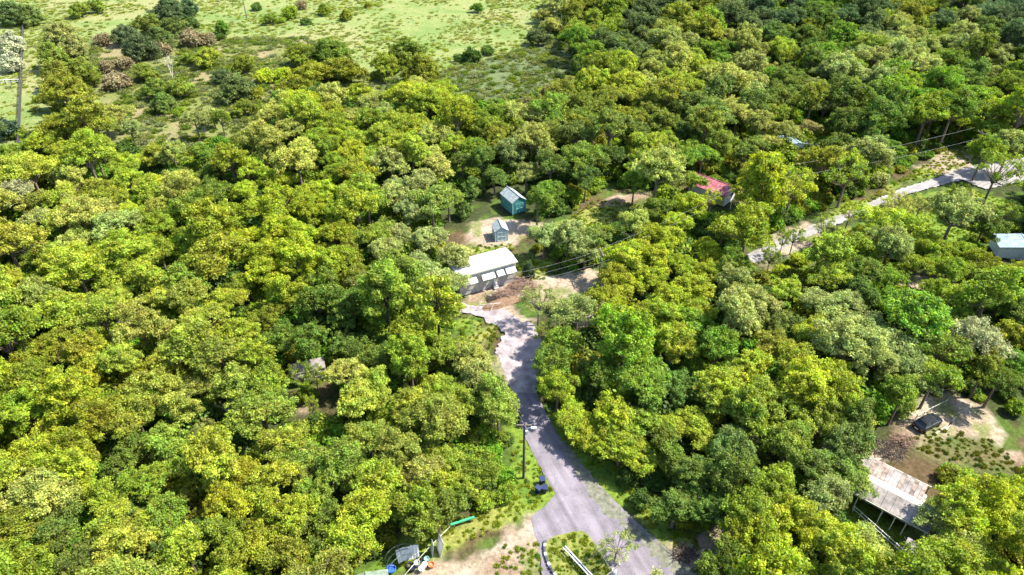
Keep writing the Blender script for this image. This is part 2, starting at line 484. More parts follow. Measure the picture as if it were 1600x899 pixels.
def asphalt(name, col, crack=True, along=0.0):
    m, nt = new_mat(name); N, L = nt.nodes, nt.links
    out = N.new('ShaderNodeOutputMaterial'); bs = N.new('ShaderNodeBsdfPrincipled'); L.new(bs.outputs[0], out.inputs[0])
    bs.inputs['Roughness'].default_value = 0.9
    tc = N.new('ShaderNodeTexCoord')
    n1 = N.new('ShaderNodeTexNoise'); n1.inputs['Scale'].default_value = 0.35; n1.inputs['Detail'].default_value = 8; n1.inputs['Roughness'].default_value = 0.6
    n2 = N.new('ShaderNodeTexNoise'); n2.inputs['Scale'].default_value = 7; n2.inputs['Detail'].default_value = 6
    vo = N.new('ShaderNodeTexVoronoi'); vo.feature = 'DISTANCE_TO_EDGE'; vo.inputs['Scale'].default_value = 0.33
    nd = N.new('ShaderNodeTexNoise'); nd.inputs['Scale'].default_value = 1.1; nd.inputs['Detail'].default_value = 4
    for n in (n1, n2, nd): L.new(tc.outputs['Object'], n.inputs['Vector'])
    vadd = N.new('ShaderNodeVectorMath'); vadd.operation = 'MULTIPLY_ADD'
    vadd.inputs[1].default_value = (2.2, 2.2, 0)
    L.new(nd.outputs['Color'], vadd.inputs[0]); L.new(tc.outputs['Object'], vadd.inputs[2])
    L.new(vadd.outputs[0], vo.inputs['Vector'])
    rp = N.new('ShaderNodeValToRGB')
    rp.color_ramp.elements[0].position = 0.32; rp.color_ramp.elements[0].color = (*[c * 0.72 for c in col], 1)
    rp.color_ramp.elements[1].position = 0.7; rp.color_ramp.elements[1].color = (*[c * 1.2 for c in col], 1)
    L.new(n1.outputs[0], rp.inputs[0])
    mr = N.new('ShaderNodeMapRange'); mr.inputs['From Min'].default_value = 0.3; mr.inputs['From Max'].default_value = 0.7; mr.inputs['To Min'].default_value = 0.82; mr.inputs['To Max'].default_value = 1.14
    L.new(n2.outputs[0], mr.inputs['Value'])
    vm = N.new('ShaderNodeVectorMath'); vm.operation = 'SCALE'
    L.new(rp.outputs[0], vm.inputs[0]); L.new(mr.outputs[0], vm.inputs['Scale'])
    # wheel tracks and patched strips run with the road
    mp0 = N.new('ShaderNodeMapping'); mp0.inputs['Rotation'].default_value = (0, 0, -along)
    L.new(tc.outputs['Object'], mp0.inputs['Vector'])
    mpn = N.new('ShaderNodeMapping'); mpn.inputs['Scale'].default_value = (0.05, 1.0, 1.0)
    L.new(mp0.outputs[0], mpn.inputs['Vector'])
    n3 = N.new('ShaderNodeTexNoise'); n3.inputs['Scale'].default_value = 1.1; n3.inputs['Detail'].default_value = 5
    L.new(mpn.outputs[0], n3.inputs['Vector'])
    m3 = N.new('ShaderNodeMapRange'); m3.inputs['From Min'].default_value = 0.35; m3.inputs['From Max'].default_value = 0.65; m3.inputs['To Min'].default_value = 0.74; m3.inputs['To Max'].default_value = 1.18
    L.new(n3.outputs[0], m3.inputs['Value'])
    v3 = N.new('ShaderNodeVectorMath'); v3.operation = 'SCALE'
    L.new(vm.outputs[0], v3.inputs[0]); L.new(m3.outputs[0], v3.inputs['Scale'])
    vm = v3
    ck = N.new('ShaderNodeMapRange'); ck.inputs['From Min'].default_value = 0.0; ck.inputs['From Max'].default_value = 0.022; ck.inputs['To Min'].default_value = 0.72 if crack else 1; ck.inputs['To Max'].default_value = 1.0
    L.new(vo.outputs['Distance'], ck.inputs['Value'])
    vm2 = N.new('ShaderNodeVectorMath'); vm2.operation = 'SCALE'
    L.new(vm.outputs[0], vm2.inputs[0]); L.new(ck.outputs[0], vm2.inputs['Scale'])
    L.new(vm2.outputs[0], bs.inputs['Base Color'])
    return m

_d = P(915, 800) - P(825, 650)
M['asphalt'] = asphalt('asphalt', (0.165, 0.146, 0.170), along=math.atan2(_d.y, _d.x))
_d = P(1500, 262) - P(1220, 385)
M['asphalt_pale'] = asphalt('pale_asphalt', (0.24, 0.225, 0.22), along=math.atan2(_d.y, _d.x))
M['gravel'] = mat('gravel_shoulder', (0.11, 0.12, 0.075), 1.0, 0.4, 1.6, detail=14, bump=0.5, col2=(0.19, 0.185, 0.145))

def sheet(name, poly, z, material, rough=0.12, step=0.5, seed=3, kind='structure'):
    """flat sheet with a slightly ragged outline"""
    r = random.Random(seed)
    pts = []
    n = len(poly)
    for i in range(n):
        a, b = Vector(poly[i]), Vector(poly[(i + 1) % n])
        k = max(1, int((b - a).length / step))
        for j in range(k):
            p = a.lerp(b, j / k)
            q = (b - a).normalized()
            p = p + Vector((-q.y, q.x)) * r.uniform(-rough, rough)
            pts.append((p.x, p.y, z))
    me = bpy.data.meshes.new(name)
    bm = bmesh.new()
    vs = [bm.verts.new(p) for p in pts]
    f = bm.faces.new(vs)
    f.normal_update()
    if f.normal.z < 0: f.normal_flip()
    bmesh.ops.triangulate(bm, faces=[f], ngon_method='EAR_CLIP')
    bm.to_mesh(me); bm.free()
    me.materials.append(material)
    o = bpy.data.objects.new(name, me); COL.objects.link(o)
    return tag(o, kind=kind)

sheet('road', G([(801, 614), (838, 614), (850, 640), (872, 680), (900, 716), (940, 762), (1000, 822), (1062, 874), (1120, 940), (850, 940), (846, 900), (843, 850), (833, 830), (831, 806), (850, 792), (868, 772), (846, 735), (828, 700), (813, 665)]), 0.012, M['asphalt'], 0.10)
sheet('road', G([(1165, 400), (1215, 374), (1290, 344), (1340, 325), (1400, 297), (1460, 279), (1500, 265), (1530, 257), (1640, 240), (1640, 275), (1540, 296), (1505, 281), (1480, 287), (1420, 303), (1350, 334), (1300, 354), (1230, 385), (1185, 410), (1130, 432), (1120, 420)]), 0.012, M['asphalt_pale'], 0.25, seed=5)
sheet('road_shoulder', G([(872, 686), (884, 690), (940, 764), (985, 812), (955, 812), (925, 780), (908, 752), (888, 716)]), 0.017, M['gravel'], 0.35, 0.35, seed=8)
sheet('road_shoulder', G([(985, 812), (1062, 872), (1100, 905), (1060, 905), (1010, 860), (965, 818)]), 0.021, M['gravel'], 0.4, 0.35, seed=9)
sheet('driveway', G([(716, 472), (744, 478), (790, 484), (812, 500), (834, 506), (850, 535), (850, 575), (839, 613.5), (801, 613.5), (786, 582), (775, 548), (788, 520), (748, 493), (716, 487)]), 0.010, mat('pale_driveway', (0.24, 0.20, 0.21), 0.95, 0.40, 0.6, detail=12, col2=(0.34, 0.295, 0.30), bump=0.3), 0.3, seed=12)
isl_p = G([(851, 856), (854, 847), (862, 840.5), (873, 837), (885, 834), (900, 831), (908, 830.5), (915, 833), (924, 843), (934, 856), (960, 899), (975, 940), (880, 940), (868, 902), (855, 873)])
tag(MB().slab([(x, y, 0.11) for x, y in isl_p], 0.16).build('traffic_island', mat('island_turf', (0.11, 0.165, 0.02), 1.0, 0.45, 1.3, detail=12, bump=0.8, col2=(0.22, 0.22, 0.05))), kind='structure')
# ------------------------------------------------------------------ foliage meshes
def unit(a):
    return a / (np.linalg.norm(a, axis=-1, keepdims=True) + 1e-9)

def leaves_mesh(name, C, Nn, size, tone, material, r, elong=1.35, base=None):
    n = len(C)
    t = unit(np.cross(Nn, unit(r.normal(size=(n, 3)))))
    b = np.cross(Nn, t)
    s = (size * r.uniform(0.65, 1.3, n))[:, None]
    V = np.stack([C - t * s * elong, C + b * s * 0.8 + Nn * s * 0.15, C + t * s * elong, C - b * s * 0.8 + Nn * s * 0.15], 1).reshape(-1, 3)
    F = np.arange(4 * n, dtype=np.int32)
    me = bpy.data.meshes.new(name)
    me.vertices.add(4 * n); me.vertices.foreach_set('co', V.ravel())
    me.loops.add(4 * n); me.loops.foreach_set('vertex_index', F)
    me.polygons.add(n); me.polygons.foreach_set('loop_start', np.arange(0, 4 * n, 4, dtype=np.int32))
    me.update(calc_edges=True)
    a = me.attributes.new('tone', 'FLOAT', 'POINT')
    a.data.foreach_set('value', np.repeat(tone, 4).astype(np.float32))
    me.materials.append(material)
    return me

def clump_leaves(r, centres, radii, per, flat=0.75, up=0.25, low=-0.45):
    Cs, Ns, Ts = [], [], []
    for c, rc in zip(centres, radii):
        k = int(per * (rc * rc) / 1.2)
        d = unit(r.normal(size=(int(k * 1.6) + 4, 3)))
        d = d[d[:, 2] > low][:k]
        rad = rc * (0.30 + 0.85 * r.random(len(d)) ** 0.7)
        # small twigs make the outline of a clump uneven
        lob = 1 + 0.28 * np.sin(d[:, 0] * 5 + c[0] * 3) * np.sin(d[:, 1] * 6 + c[1] * 2) + 0.10 * r.normal(size=len(d))
        p = c + d * (rad * lob)[:, None] * np.array([1, 1, flat])
        nn = unit(d * 0.8 + r.normal(size=d.shape) * 0.55 + np.array([0, 0, up]))
        Cs.append(p); Ns.append(nn); Ts.append(np.full(len(d), r.uniform(0.75, 1.3)))
    return np.concatenate(Cs), np.concatenate(Ns), np.concatenate(Ts)

def crown_clumps(r, n, R, Hz, zc, rmin, rmax, low=-0.35, lobes=None, sep=0.8):
    out, rad = [], []
    lobes = lobes or [(0, 0, 0, 1.0)]
    tries = 0
    while len(out) < n and tries < 6000:
        tries += 1
        lx, ly, lz, lr = lobes[r.integers(len(lobes))]
        d = unit(r.normal(size=3))
        if d[2] < low: continue
        rc = r.uniform(rmin, rmax)
        u = r.uniform(0.35, 1.0) ** 0.45
        c = np.array([lx + d[0] * (R * lr - rc) * u, ly + d[1] * (R * lr - rc) * u, zc + lz + d[2] * (Hz * lr - rc * 0.6) * u])
        if any(np.linalg.norm(c - o) < sep * (rc + q) * 0.62 for o, q in zip(out, rad)): continue
        out.append(c); rad.append(rc)
    return np.array(out), np.array(rad)

def limbs_mesh(name, r, height_fork, centres, trunk_r, material, nl=14, lean=(0, 0), top=None):
    mb = MB()
    fork = Vector((lean[0], lean[1], height_fork))
    mb.tube([(0, 0, -0.4), (0.02, 0.03, 0.3), (lean[0] * 0.4, lean[1] * 0.5, height_fork * 0.5), fork], [trunk_r * 1.5, trunk_r * 1.05, trunk_r * 0.85, trunk_r * 0.68], 8)
    sel = r.permutation(len(centres))[:nl]
    for i in sel:
        c = Vector(centres[i])
        start = fork.lerp(Vector((fork.x * 0.6, fork.y * 0.6, height_fork * 0.75)), r.random())
        mid = start.lerp(c, 0.5) + Vector((r.normal() * 0.3, r.normal() * 0.3, -0.25 + r.normal() * 0.2))
        mb.tube([start, mid, c], [trunk_r * 0.42, trunk_r * 0.24, trunk_r * 0.07], 5)
        for _ in range(2):
            q = c + Vector((r.normal() * 0.6, r.normal() * 0.6, 0.3 + abs(r.normal()) * 0.4))
            mb.tube([mid.lerp(c, 0.6), q], [trunk_r * 0.12, trunk_r * 0.03], 4)
    me = mb.mesh(name, material)
    return me

LEAFM = M['leaf']
SPEC = {}
def sub_clumps(r, cc, cr, k, smin, smax, low=-0.25):
    """small sprays of leaves over the surface of every bough"""
    out, rad = [], []
    for c, rc in zip(cc, cr):
        m = int(k * rc * rc)
        d = unit(r.normal(size=(m * 3, 3))); d = d[d[:, 2] > low][:m]
        for q in d:
            s = r.uniform(smin, smax)
            f = rc * (r.uniform(0.45, 1.05) if r.random() < 0.8 else r.uniform(1.05, 1.4))
            out.append(c + q * f * np.array([1, 1, 0.8])); rad.append(s)
    return np.array(out), np.array(rad)
def broadleaf(key, seed, n, R, Hz, height, rmin, rmax, per, size, lobes=None, low=-0.35, bark='bark', trunk=0.26, nl=14, elong=1.35, flat=0.75, sep=0.8, k=9.0, smin=0.22, smax=0.72):
    r = np.random.default_rng(seed)
    zc = height - Hz
    cc, cr = crown_clumps(r, n, R, Hz, zc, rmin, rmax, low, lobes, sep)
    c2, r2 = sub_clumps(r, cc, cr, k, smin, smax)
    C, Nn, T = clump_leaves(r, c2, r2, per, flat, 0.3, -0.7)
    crown = leaves_mesh('crown', C, Nn, size, T, LEAFM, r, elong)
    trunk_me = limbs_mesh('trunk', r, max(1.2, zc - Hz * 0.45), cc, trunk, M[bark], nl)
    SPEC[key] = (crown, trunk_me, R, height)

broadleaf('a', 1, 22, 4.5, 3.6, 11.0, 0.9, 1.8, 300, 0.118)
broadleaf('b', 2, 26, 4.5, 3.2, 10.0, 0.8, 1.6, 320, 0.110, lobes=[(0, 0, 0, .75), (1.8, .8, -.3, .62), (-1.6, 1.2, -.5, .6), (0.3, -1.9, -.4, .62)])
broadleaf('c', 3, 20, 4.5, 4.6, 13.0, 0.9, 1.8, 310, 0.122, low=-0.6, sep=1.0)
broadleaf('d', 4, 30, 4.5, 3.0, 9.5, 0.7, 1.4, 330, 0.104, lobes=[(0.5, 0, .3, .7), (-2.1, -.6, -.2, .6), (1.9, 1.6, -.5, .6), (-.4, 2.1, -.6, .55)])
broadleaf('e', 5, 19, 4.5, 3.8, 11.5, 1.0, 2.0, 290, 0.126, lobes=[(0, 0, 0.9, .62), (2.2, -.8, -.8, .6), (-2.0, -1.1, -.6, .6)], sep=0.95)
broadleaf('f', 6, 32, 4.5, 4.0, 11.0, 0.7, 1.3, 330, 0.106, low=-0.7)
broadleaf('g', 8, 18, 4.5, 3.4, 10.5, 0.8, 1.6, 270, 0.120, sep=1.15, lobes=[(1.4, .5, 0, .8), (-2.1, -.2, -.6, .65)])
broadleaf('h', 10, 26, 4.5, 3.6, 11.0, 0.6, 1.5, 300, 0.112, sep=1.1, lobes=[(-1.2, 1.6, .4, .6), (2.2, 0.2, -.9, .55), (-.6, -2.2, -.4, .55), (0.4, 0, .6, .5)], nl=20)
broadleaf('i', 11, 22, 4.5, 4.4, 12.5, 0.7, 1.5, 290, 0.114, sep=1.05, lobes=[(0.3, 0, 1.0, .55), (1.2, 1.3, -.8, .62), (-1.6, -.8, -1.0, .6)], low=-0.6)
broadleaf('j', 12, 34, 4.5, 2.9, 9.0, 0.5, 1.2, 300, 0.104, sep=1.15, lobes=[(-2.3, 0, 0, .52), (2.3, 0.6, .2, .52), (0.2, 2.2, -.3, .5), (0, -2.1, -.2, .5), (0, 0, .5, .5)], nl=20)
# wide trees leafy down to the ground
broadleaf('k', 13, 34, 4.5, 4.3, 7.4, 0.8, 1.6, 300, 0.122, low=-0.75, lobes=[(0, 0, .2, .8), (1.8, .9, -1.0, .6), (-1.9, -.4, -.9, .62), (0.2, -1.9, -1.1, .55)])
broadleaf('m', 14, 30, 4.5, 3.6, 6.2, 0.7, 1.5, 300, 0.118, low=-0.75, sep=1.0, lobes=[(0.6, 0.2, .2, .75), (-2.0, .9, -.6, .55), (1.6, -1.6, -.8, .55)])
# open crown that shows its limbs
broadleaf('l', 9, 26, 4.5, 3.4, 10.0, 0.5, 0.95, 230, 0.105, sep=1.2, nl=26, trunk=0.22, k=6)
# pines: clusters of needles in open storeys
def pine(key, seed, height, R, n):
    r = np.random.default_rng(seed)
    cc, cr = [], []
    mb = MB()
    mb.tube([(0, 0, -0.4), (0.1, 0, height * 0.5), (0.05, 0.08, height * 0.96)], [0.26, 0.18, 0.05], 8)
    for k in range(n):
        t = k / n
        z = height * (0.46 + 0.52 * t) + r.normal() * 0.2
        rad = R * (0.35 + 0.9 * math.sin(math.pi * (0.16 + 0.80 * t))) * r.uniform(0.6, 1.05) * 0.85
        a = k * 2.4 + r.normal() * 0.3
        tip = np.array([math.cos(a) * rad, math.sin(a) * rad, z + 0.7])
        mb.tube([(0.06, 0, z - 0.3), (tip[0] * 0.55, tip[1] * 0.55, z), tip], [0.07, 0.05, 0.02], 5)
        for f, q in ((0.95, 0.75), (0.62, 0.62)):
            for _ in range(2):
                cc.append(np.array([tip[0] * f, tip[1] * f, z + 0.7 * f]) + r.normal(size=3) * 0.28); cr.append(q * r.uniform(0.8, 1.15))
    for _ in range(4):
        cc.append(np.array([0, 0, height - 0.3]) + r.normal(size=3) * 0.35); cr.append(0.6)
    C, Nn, T = clump_leaves(r, cc, cr, 300, 0.8, 0.1, -0.8)
    SPEC[key] = (leaves_mesh('crown', C, Nn, 0.13, T, LEAFM, r, 2.4), mb.mesh('trunk', M['bark_dark']), R, height)
pine('p', 31, 15.5, 3.5, 34)
pine('q', 32, 13.5, 3.8, 30)
# bushes
def bush(key, seed, n, R, h, size, per=330):
    r = np.random.default_rng(seed)
    cc, cr = crown_clumps(r, n, R, h * 0.62, h * 0.42, 0.45, 0.85, -0.7)
    C, Nn, T = clump_leaves(r, cc, cr, per, 0.85)
    SPEC[key] = (leaves_mesh('foliage', C, Nn, size, T, LEAFM, r, 1.4), limbs_mesh('stem', r, 0.5, cc, 0.09, M['bark'], 8), R, h)
bush('s', 41, 22, 2.2, 2.6, 0.13)
bush('t', 42, 16, 2.0, 2.0, 0.12)
bush('u', 43, 30, 2.4, 3.6, 0.14)
# bare dead trees
def dead(key, seed, height, spread, material, n=9):
    r = np.random.default_rng(seed)
    mb = MB()
    def grow(p, d, ln, rad, lev):
        mid = p + d * ln * 0.5 + Vector((r.normal(), r.normal(), r.normal() * 0.5)) * ln * 0.07
        end = p + d * ln + Vector((r.normal(), r.normal(), 0)) * ln * 0.06
        mb.tube([p, mid, end], [rad, rad * 0.75, rad * 0.45], 5)
        if lev < 3:
            for _ in range(4 if lev == 0 else 3):
                nd = (d + Vector((r.normal(), r.normal(), r.normal() * 0.5 + 0.15)) * spread).normalized()
                grow(p.lerp(end, r.uniform(0.45, 1.0)), nd, ln * r.uniform(0.42, 0.7), rad * 0.5, lev + 1)
    grow(Vector((0, 0, -0.3)), Vector((0.05, 0.02, 1)).normalized(), height * 0.6, 0.20, 0)
    grow(Vector((0.1, 0, 1.0)), Vector((-0.35, 0.1, 1)).normalized(), height * 0.5, 0.13, 0)
    SPEC[key] = (None, mb.mesh('trunk', M[material]), height * 0.35, height)
dead('x', 51, 11.0, 0.62, 'bark_pale')
dead('y', 52, 9.0, 0.95, 'bark_pale')
dead('z', 53, 8.0, 0.75, 'twig')

TINT = {'Y': (0.322, 0.368, 0.022), 'G': (0.205, 0.272, 0.020), 'D': (0.086, 0.140, 0.020), 'S': (0.330, 0.355, 0.120),
        'O': (0.210, 0.222, 0.016), 'P': (0.390, 0.395, 0.098), 'B': (0.046, 0.088, 0.046), 'E': (0.150, 0.272, 0.018), 'R': (0.22, 0.175, 0.095),
        'W': (0.42, 0.43, 0.27), 'A': (0.26, 0.10, 0.035), 'N': (0.300, 0.300, 0.016)}
TNAME = {'Y': 'yellow-green', 'G': 'mid-green', 'D': 'deep-green', 'S': 'sage-green', 'O': 'olive', 'P': 'pale-lime', 'B': 'blackish-green',
         'E': 'emerald', 'R': 'pinkish-brown', 'W': 'whitish', 'A': 'rust-red', 'N': 'golden-olive'}

# x, y, radius (photo pixels, crown centre), colour, optional kind: p/q pine, s/t/u bush, l open crown, x/y/z bare
ANCH = """
85,40,30S 75,75,28G 110,62,28S 85,105,30O 120,100,28G 78,145,30O 115,140,30O 82,180,28O 130,178,28O 12,62,20Wu 14,92,18Wu 8,195,20Bu 25,205,14Gt
15,10,26D 45,14,20D 120,8,18G 145,4,16G 190,45,24B 225,30,26O 245,50,24D 215,62,26B 268,32,22D 298,30,12D 262,5,26B 290,4,18B 158,58,14Rs 345,36,13E 345,56,9Dt
300,55,20Rs 322,58,14Rs 180,122,20Rs 190,95,16Rs 168,100,14Rs 250,72,16Rs 225,105,22G 240,130,22G 252,152,20D 275,130,24G 320,80,24Y 295,85,16G 378,90,24O 365,125,28B 345,112,18B 395,140,16Os 412,115,16Ys 440,112,16Ys 380,162,20O
150,165,24S 182,175,26P 202,200,18S 165,197,22O 303,185,24S 330,175,18S 345,188,16G 280,172,12Gs 262,95,14Wx
470,76,30O 512,70,38D 484,104,38O 536,98,36O 602,92,30O 632,70,34D 658,94,30O 585,115,10Os 420,25,13G 452,15,15Gs 478,32,9Dt 540,18,11O 505,10,11G 745,8,11E 440,30,8Gt 400,8,9Ds
842,50,20B 865,32,22S 850,18,18P 738,82,14Du 762,76,11Ds 718,88,10Ds 890,42,20O 930,28,20O 960,35,18G 1000,18,20B 1035,8,26B 575,6,8Ot 470,5,10Rs
20,238,20G 70,225,26Y 105,200,22Y 130,230,26Y 195,245,30Y 240,235,20O 270,242,24P 310,235,20E 345,240,24D 330,265,20D 385,225,32D 425,180,28P 440,150,24P 475,160,24G 510,150,22Y 560,150,26Y 540,192,30Y 600,180,24S 650,135,24P 690,130,16Y 640,180,24Y 680,200,24P 720,190,24Y 750,190,20G 590,215,24G 630,225,26Y 670,240,28P
22,300,32W 60,270,26Y 100,275,24P 60,340,28S 110,340,22P 25,370,32N 160,330,28S 150,290,24O 200,280,24Y 240,290,26Y 285,285,24P 330,292,20D 210,330,24Y 270,340,28G 300,362,26G 350,330,28Y 120,400,28Y 70,400,24G 180,380,22Y 250,395,32G 310,410,24G 340,385,16O 385,370,24Y 380,300,26Y 430,270,28Y 470,255,24P 440,310,28Y 500,290,24Y 550,300,28G 520,250,24G 480,330,28Y 560,260,22G 620,290,28S 662,280,30S 640,330,28S 700,312,16G 670,370,30S 600,340,24G 520,360,28Y 470,370,28Y 420,395,32Y 545,390,24O 600,390,28S 650,412,26S 714,404,20S 560,430,22O 510,440,20D 702,442,16S 440,445,34Y
60,460,34P 110,480,28Y 30,500,26G 175,470,30Y 255,462,26Y 312,500,34Y 270,525,24N 350,470,28Y 372,520,26Y 420,490,26O 380,440,24O 80,540,26O 130,540,26N 40,575,30O 185,560,24Y 232,600,32N 300,600,24O 400,560,26Y 435,525,26D 482,530,24D 540,522,22D 370,600,20G 420,605,24G 195,500,16Wy 322,572,15Rz
600,458,32Gp 682,478,34Yq 640,525,22N 600,560,24D 545,575,24P 640,560,26G 700,540,28G 735,560,22P 750,590,20S 690,600,26Y 590,592,26Y 560,622,26Y 640,640,26Y 722,630,28Y 768,612,18G 778,640,14G
30,640,28G 60,700,34Y 110,620,32N 150,655,32O 212,650,32N 272,630,26N 250,685,26G 200,705,24D 355,632,16Wx 318,672,18Pl 332,712,34Y 372,745,32N 440,690,28Y 480,722,24G 60,765,40P 105,735,30Y 160,770,26Y 30,822,32O 20,870,28G 85,830,30D 180,812,28Y 230,750,24G 192,855,32Y 262,800,24G 290,862,32Y 330,822,24D 362,870,24O 402,840,28N 130,880,26D 60,885,24G 420,750,26Y 452,800,26Y 500,762,24G 540,722,24G 440,862,30O 510,822,24D 572,800,30Y 552,836,18Y 590,755,22Y 622,705,24O 662,742,28P 692,720,26Y 702,752,24N 650,792,28G 684,800,22D 745,740,22G 765,700,20Es 785,738,18Es 790,768,18Gs 760,780,18Gs 115,850,14Ay 480,870,16Rz
842,470,30Sl 880,475,18Ss 852,522,18Gl 878,535,22G 862,565,20D 1002,520,26E 962,500,18Y 1040,492,26Y 1062,530,28Y 1012,480,24Y 978,450,24N 935,580,24D 872,600,20Y 892,640,22Y 922,655,24Y 962,632,26Y 1002,642,26G 1022,582,26E 1050,602,20D 972,682,28Y 922,690,18Ys 1002,702,24Y 1042,682,26D 1082,652,30Y 1130,602,34Y 1172,572,30Y 1202,622,34G 1242,562,34N 1292,580,36Y 1322,622,34Y 1282,662,30O 1232,692,30G 1150,692,30D 1092,722,28D 1062,770,26D 982,742,18Du 1002,775,18Du 1110,780,24D 1152,750,28D 1202,762,30G 1172,800,26G 1170,842,24Y 1212,822,30Y 1252,800,30Y 1232,872,30Y 1292,842,34Y 1300,772,22S 1330,732,24G 1328,692,24D 1345,655,22D 1282,722,28D 1140,882,24D 1332,882,26G 1352,858,16P 966,842,32Sl 1030,750,16Ds 1072,810,16Os
1484,884,26G 1502,802,32Y 1542,772,32Y 1572,822,34Y 1502,852,28P 1552,882,32Y 1592,782,26Y 1482,800,16S
1180,472,34S 1150,442,26S 1222,502,24D 1282,472,34S 1322,472,28S 1352,502,24S 1230,452,24Y 1272,522,26Y 1202,532,28O 1122,542,24E 1392,532,36S 1422,572,34S 1372,562,26S 1412,612,24G 1460,592,28G 1522,532,38W 1542,572,28O 1492,502,26G 1440,492,26E 1400,472,24E 1462,462,20G 1502,455,18Y 1562,472,26D 1592,492,24D 1582,525,26N 1592,562,24E 1562,592,20D
830,212,32P 798,238,26S 822,270,24S 872,250,24D 902,230,24D 858,300,22E 840,315,16G 932,250,24D 962,240,18D 1000,240,26G 1040,248,30Pl 1098,242,28E 1060,282,20Rl 992,282,18E 1032,322,20D 1088,322,26Y 1060,342,24Y 992,348,22P 1002,382,26Y 1052,372,28Y 1102,382,28Y 1132,352,22Y 1060,412,28Y 1112,422,28Y 1012,432,24Y 962,432,18N 1150,402,20D 1165,340,20O 850,368,22S 888,368,24S 916,380,16S 930,370,14D 742,222,24G 752,252,24D 708,215,26Y 722,162,20G 772,272,18D 722,252,18D 782,230,16O
1192,292,32Np 1240,290,40Yl 1325,272,36Gl 1400,330,28Pl 1392,382,34S 1342,382,32G 1440,362,26Y 1352,422,32D 1460,392,26G 1512,392,26Y 1430,412,20G 1502,325,20Du 1505,348,9Sst 1540,235,30G 1582,225,30S 1562,262,44Gl 1540,412,22O 1482,422,18G 1385,432,18E 1250,402,14Ys 1575,330,18Dl 1375,275,16Ss 1225,420,14Ys
920,80,26E 958,82,24B 990,92,18B 905,102,16D 1040,62,30P 1080,62,24S 1140,28,26B 1110,20,22O 1170,40,24B 1202,25,24B 890,132,20P 858,150,20R 822,160,20R 940,122,24Y 980,110,24Y 1020,110,22P 1058,90,24P 1050,122,26Y 1100,110,24Y 1130,72,24E 1160,70,24P 1190,82,22P 1140,112,24P 1180,122,26S 880,172,26Y 850,182,20E 902,200,24O 940,172,24O 980,150,24N 1012,172,24O 1060,162,20D 1000,202,24D 1072,202,20D 1112,172,22D 1152,182,28P 1190,190,28P 1180,222,22D 1130,212,24G 1040,220,24Y
1220,60,24D 1260,55,22D 1230,90,24Y 1270,90,24G 1320,55,26E 1290,30,20D 1370,30,24B 1430,15,26O 1480,20,26B 1550,15,28B 1580,60,30B 1540,40,24D 1480,42,22G 1350,80,28S 1400,75,26P 1450,65,24P 1500,57,24S 1500,82,26G 1540,75,20S 1430,100,26S 1380,110,24S 1330,110,24G 1290,112,24S 1240,122,22D 1270,142,24S 1530,112,26D 1560,90,22S 1582,120,22G 1592,160,20G 1400,132,32E 1442,132,26E 1420,172,28E 1380,167,26D 1340,132,24D 1510,132,26D 1550,162,24G 1330,190,32D 1215,180,24G 1230,202,26P 1264,196,20R 1210,150,22D 1290,152,22O 1548,200,22G 1240,30,22B 1090,30,18O
826,414,10Bk 1590,632,15Gu 1577,612,13Du 850,548,15Gk 846,592,12Gk 1330,330,20Yl 1402,312,22Pl 1242,368,16Gl 738,285,22Dk 764,268,18Dk 722,318,15Dk 1262,222,14Ok 1236,228,10Gk 1205,400,16Gl 1112,310,18Yl 1084,268,14G 1078,310,16Y 470,585,22Gl 476,604,15Gk 492,588,20Gl 486,632,14Gl 1290,352,18Pl 1440,318,20Sl 1378,350,18Yl 1225,372,14Gl 1500,300,16Gl
250,622,14Wy 560,640,12Wx 1010,170,11Wx 1132,190,10Wy 770,655,10Wx 215,868,13Wy 480,702,11Wx 1222,505,12Wy 300,482,11Wx 1330,700,11Wy 690,300,9Wx 905,205,10Wx 655,690,11Wy 1050,560,11Wx 1180,690,12Wy
"""  # blackish tree right of the white-roofed house is added, standing in for a shadow
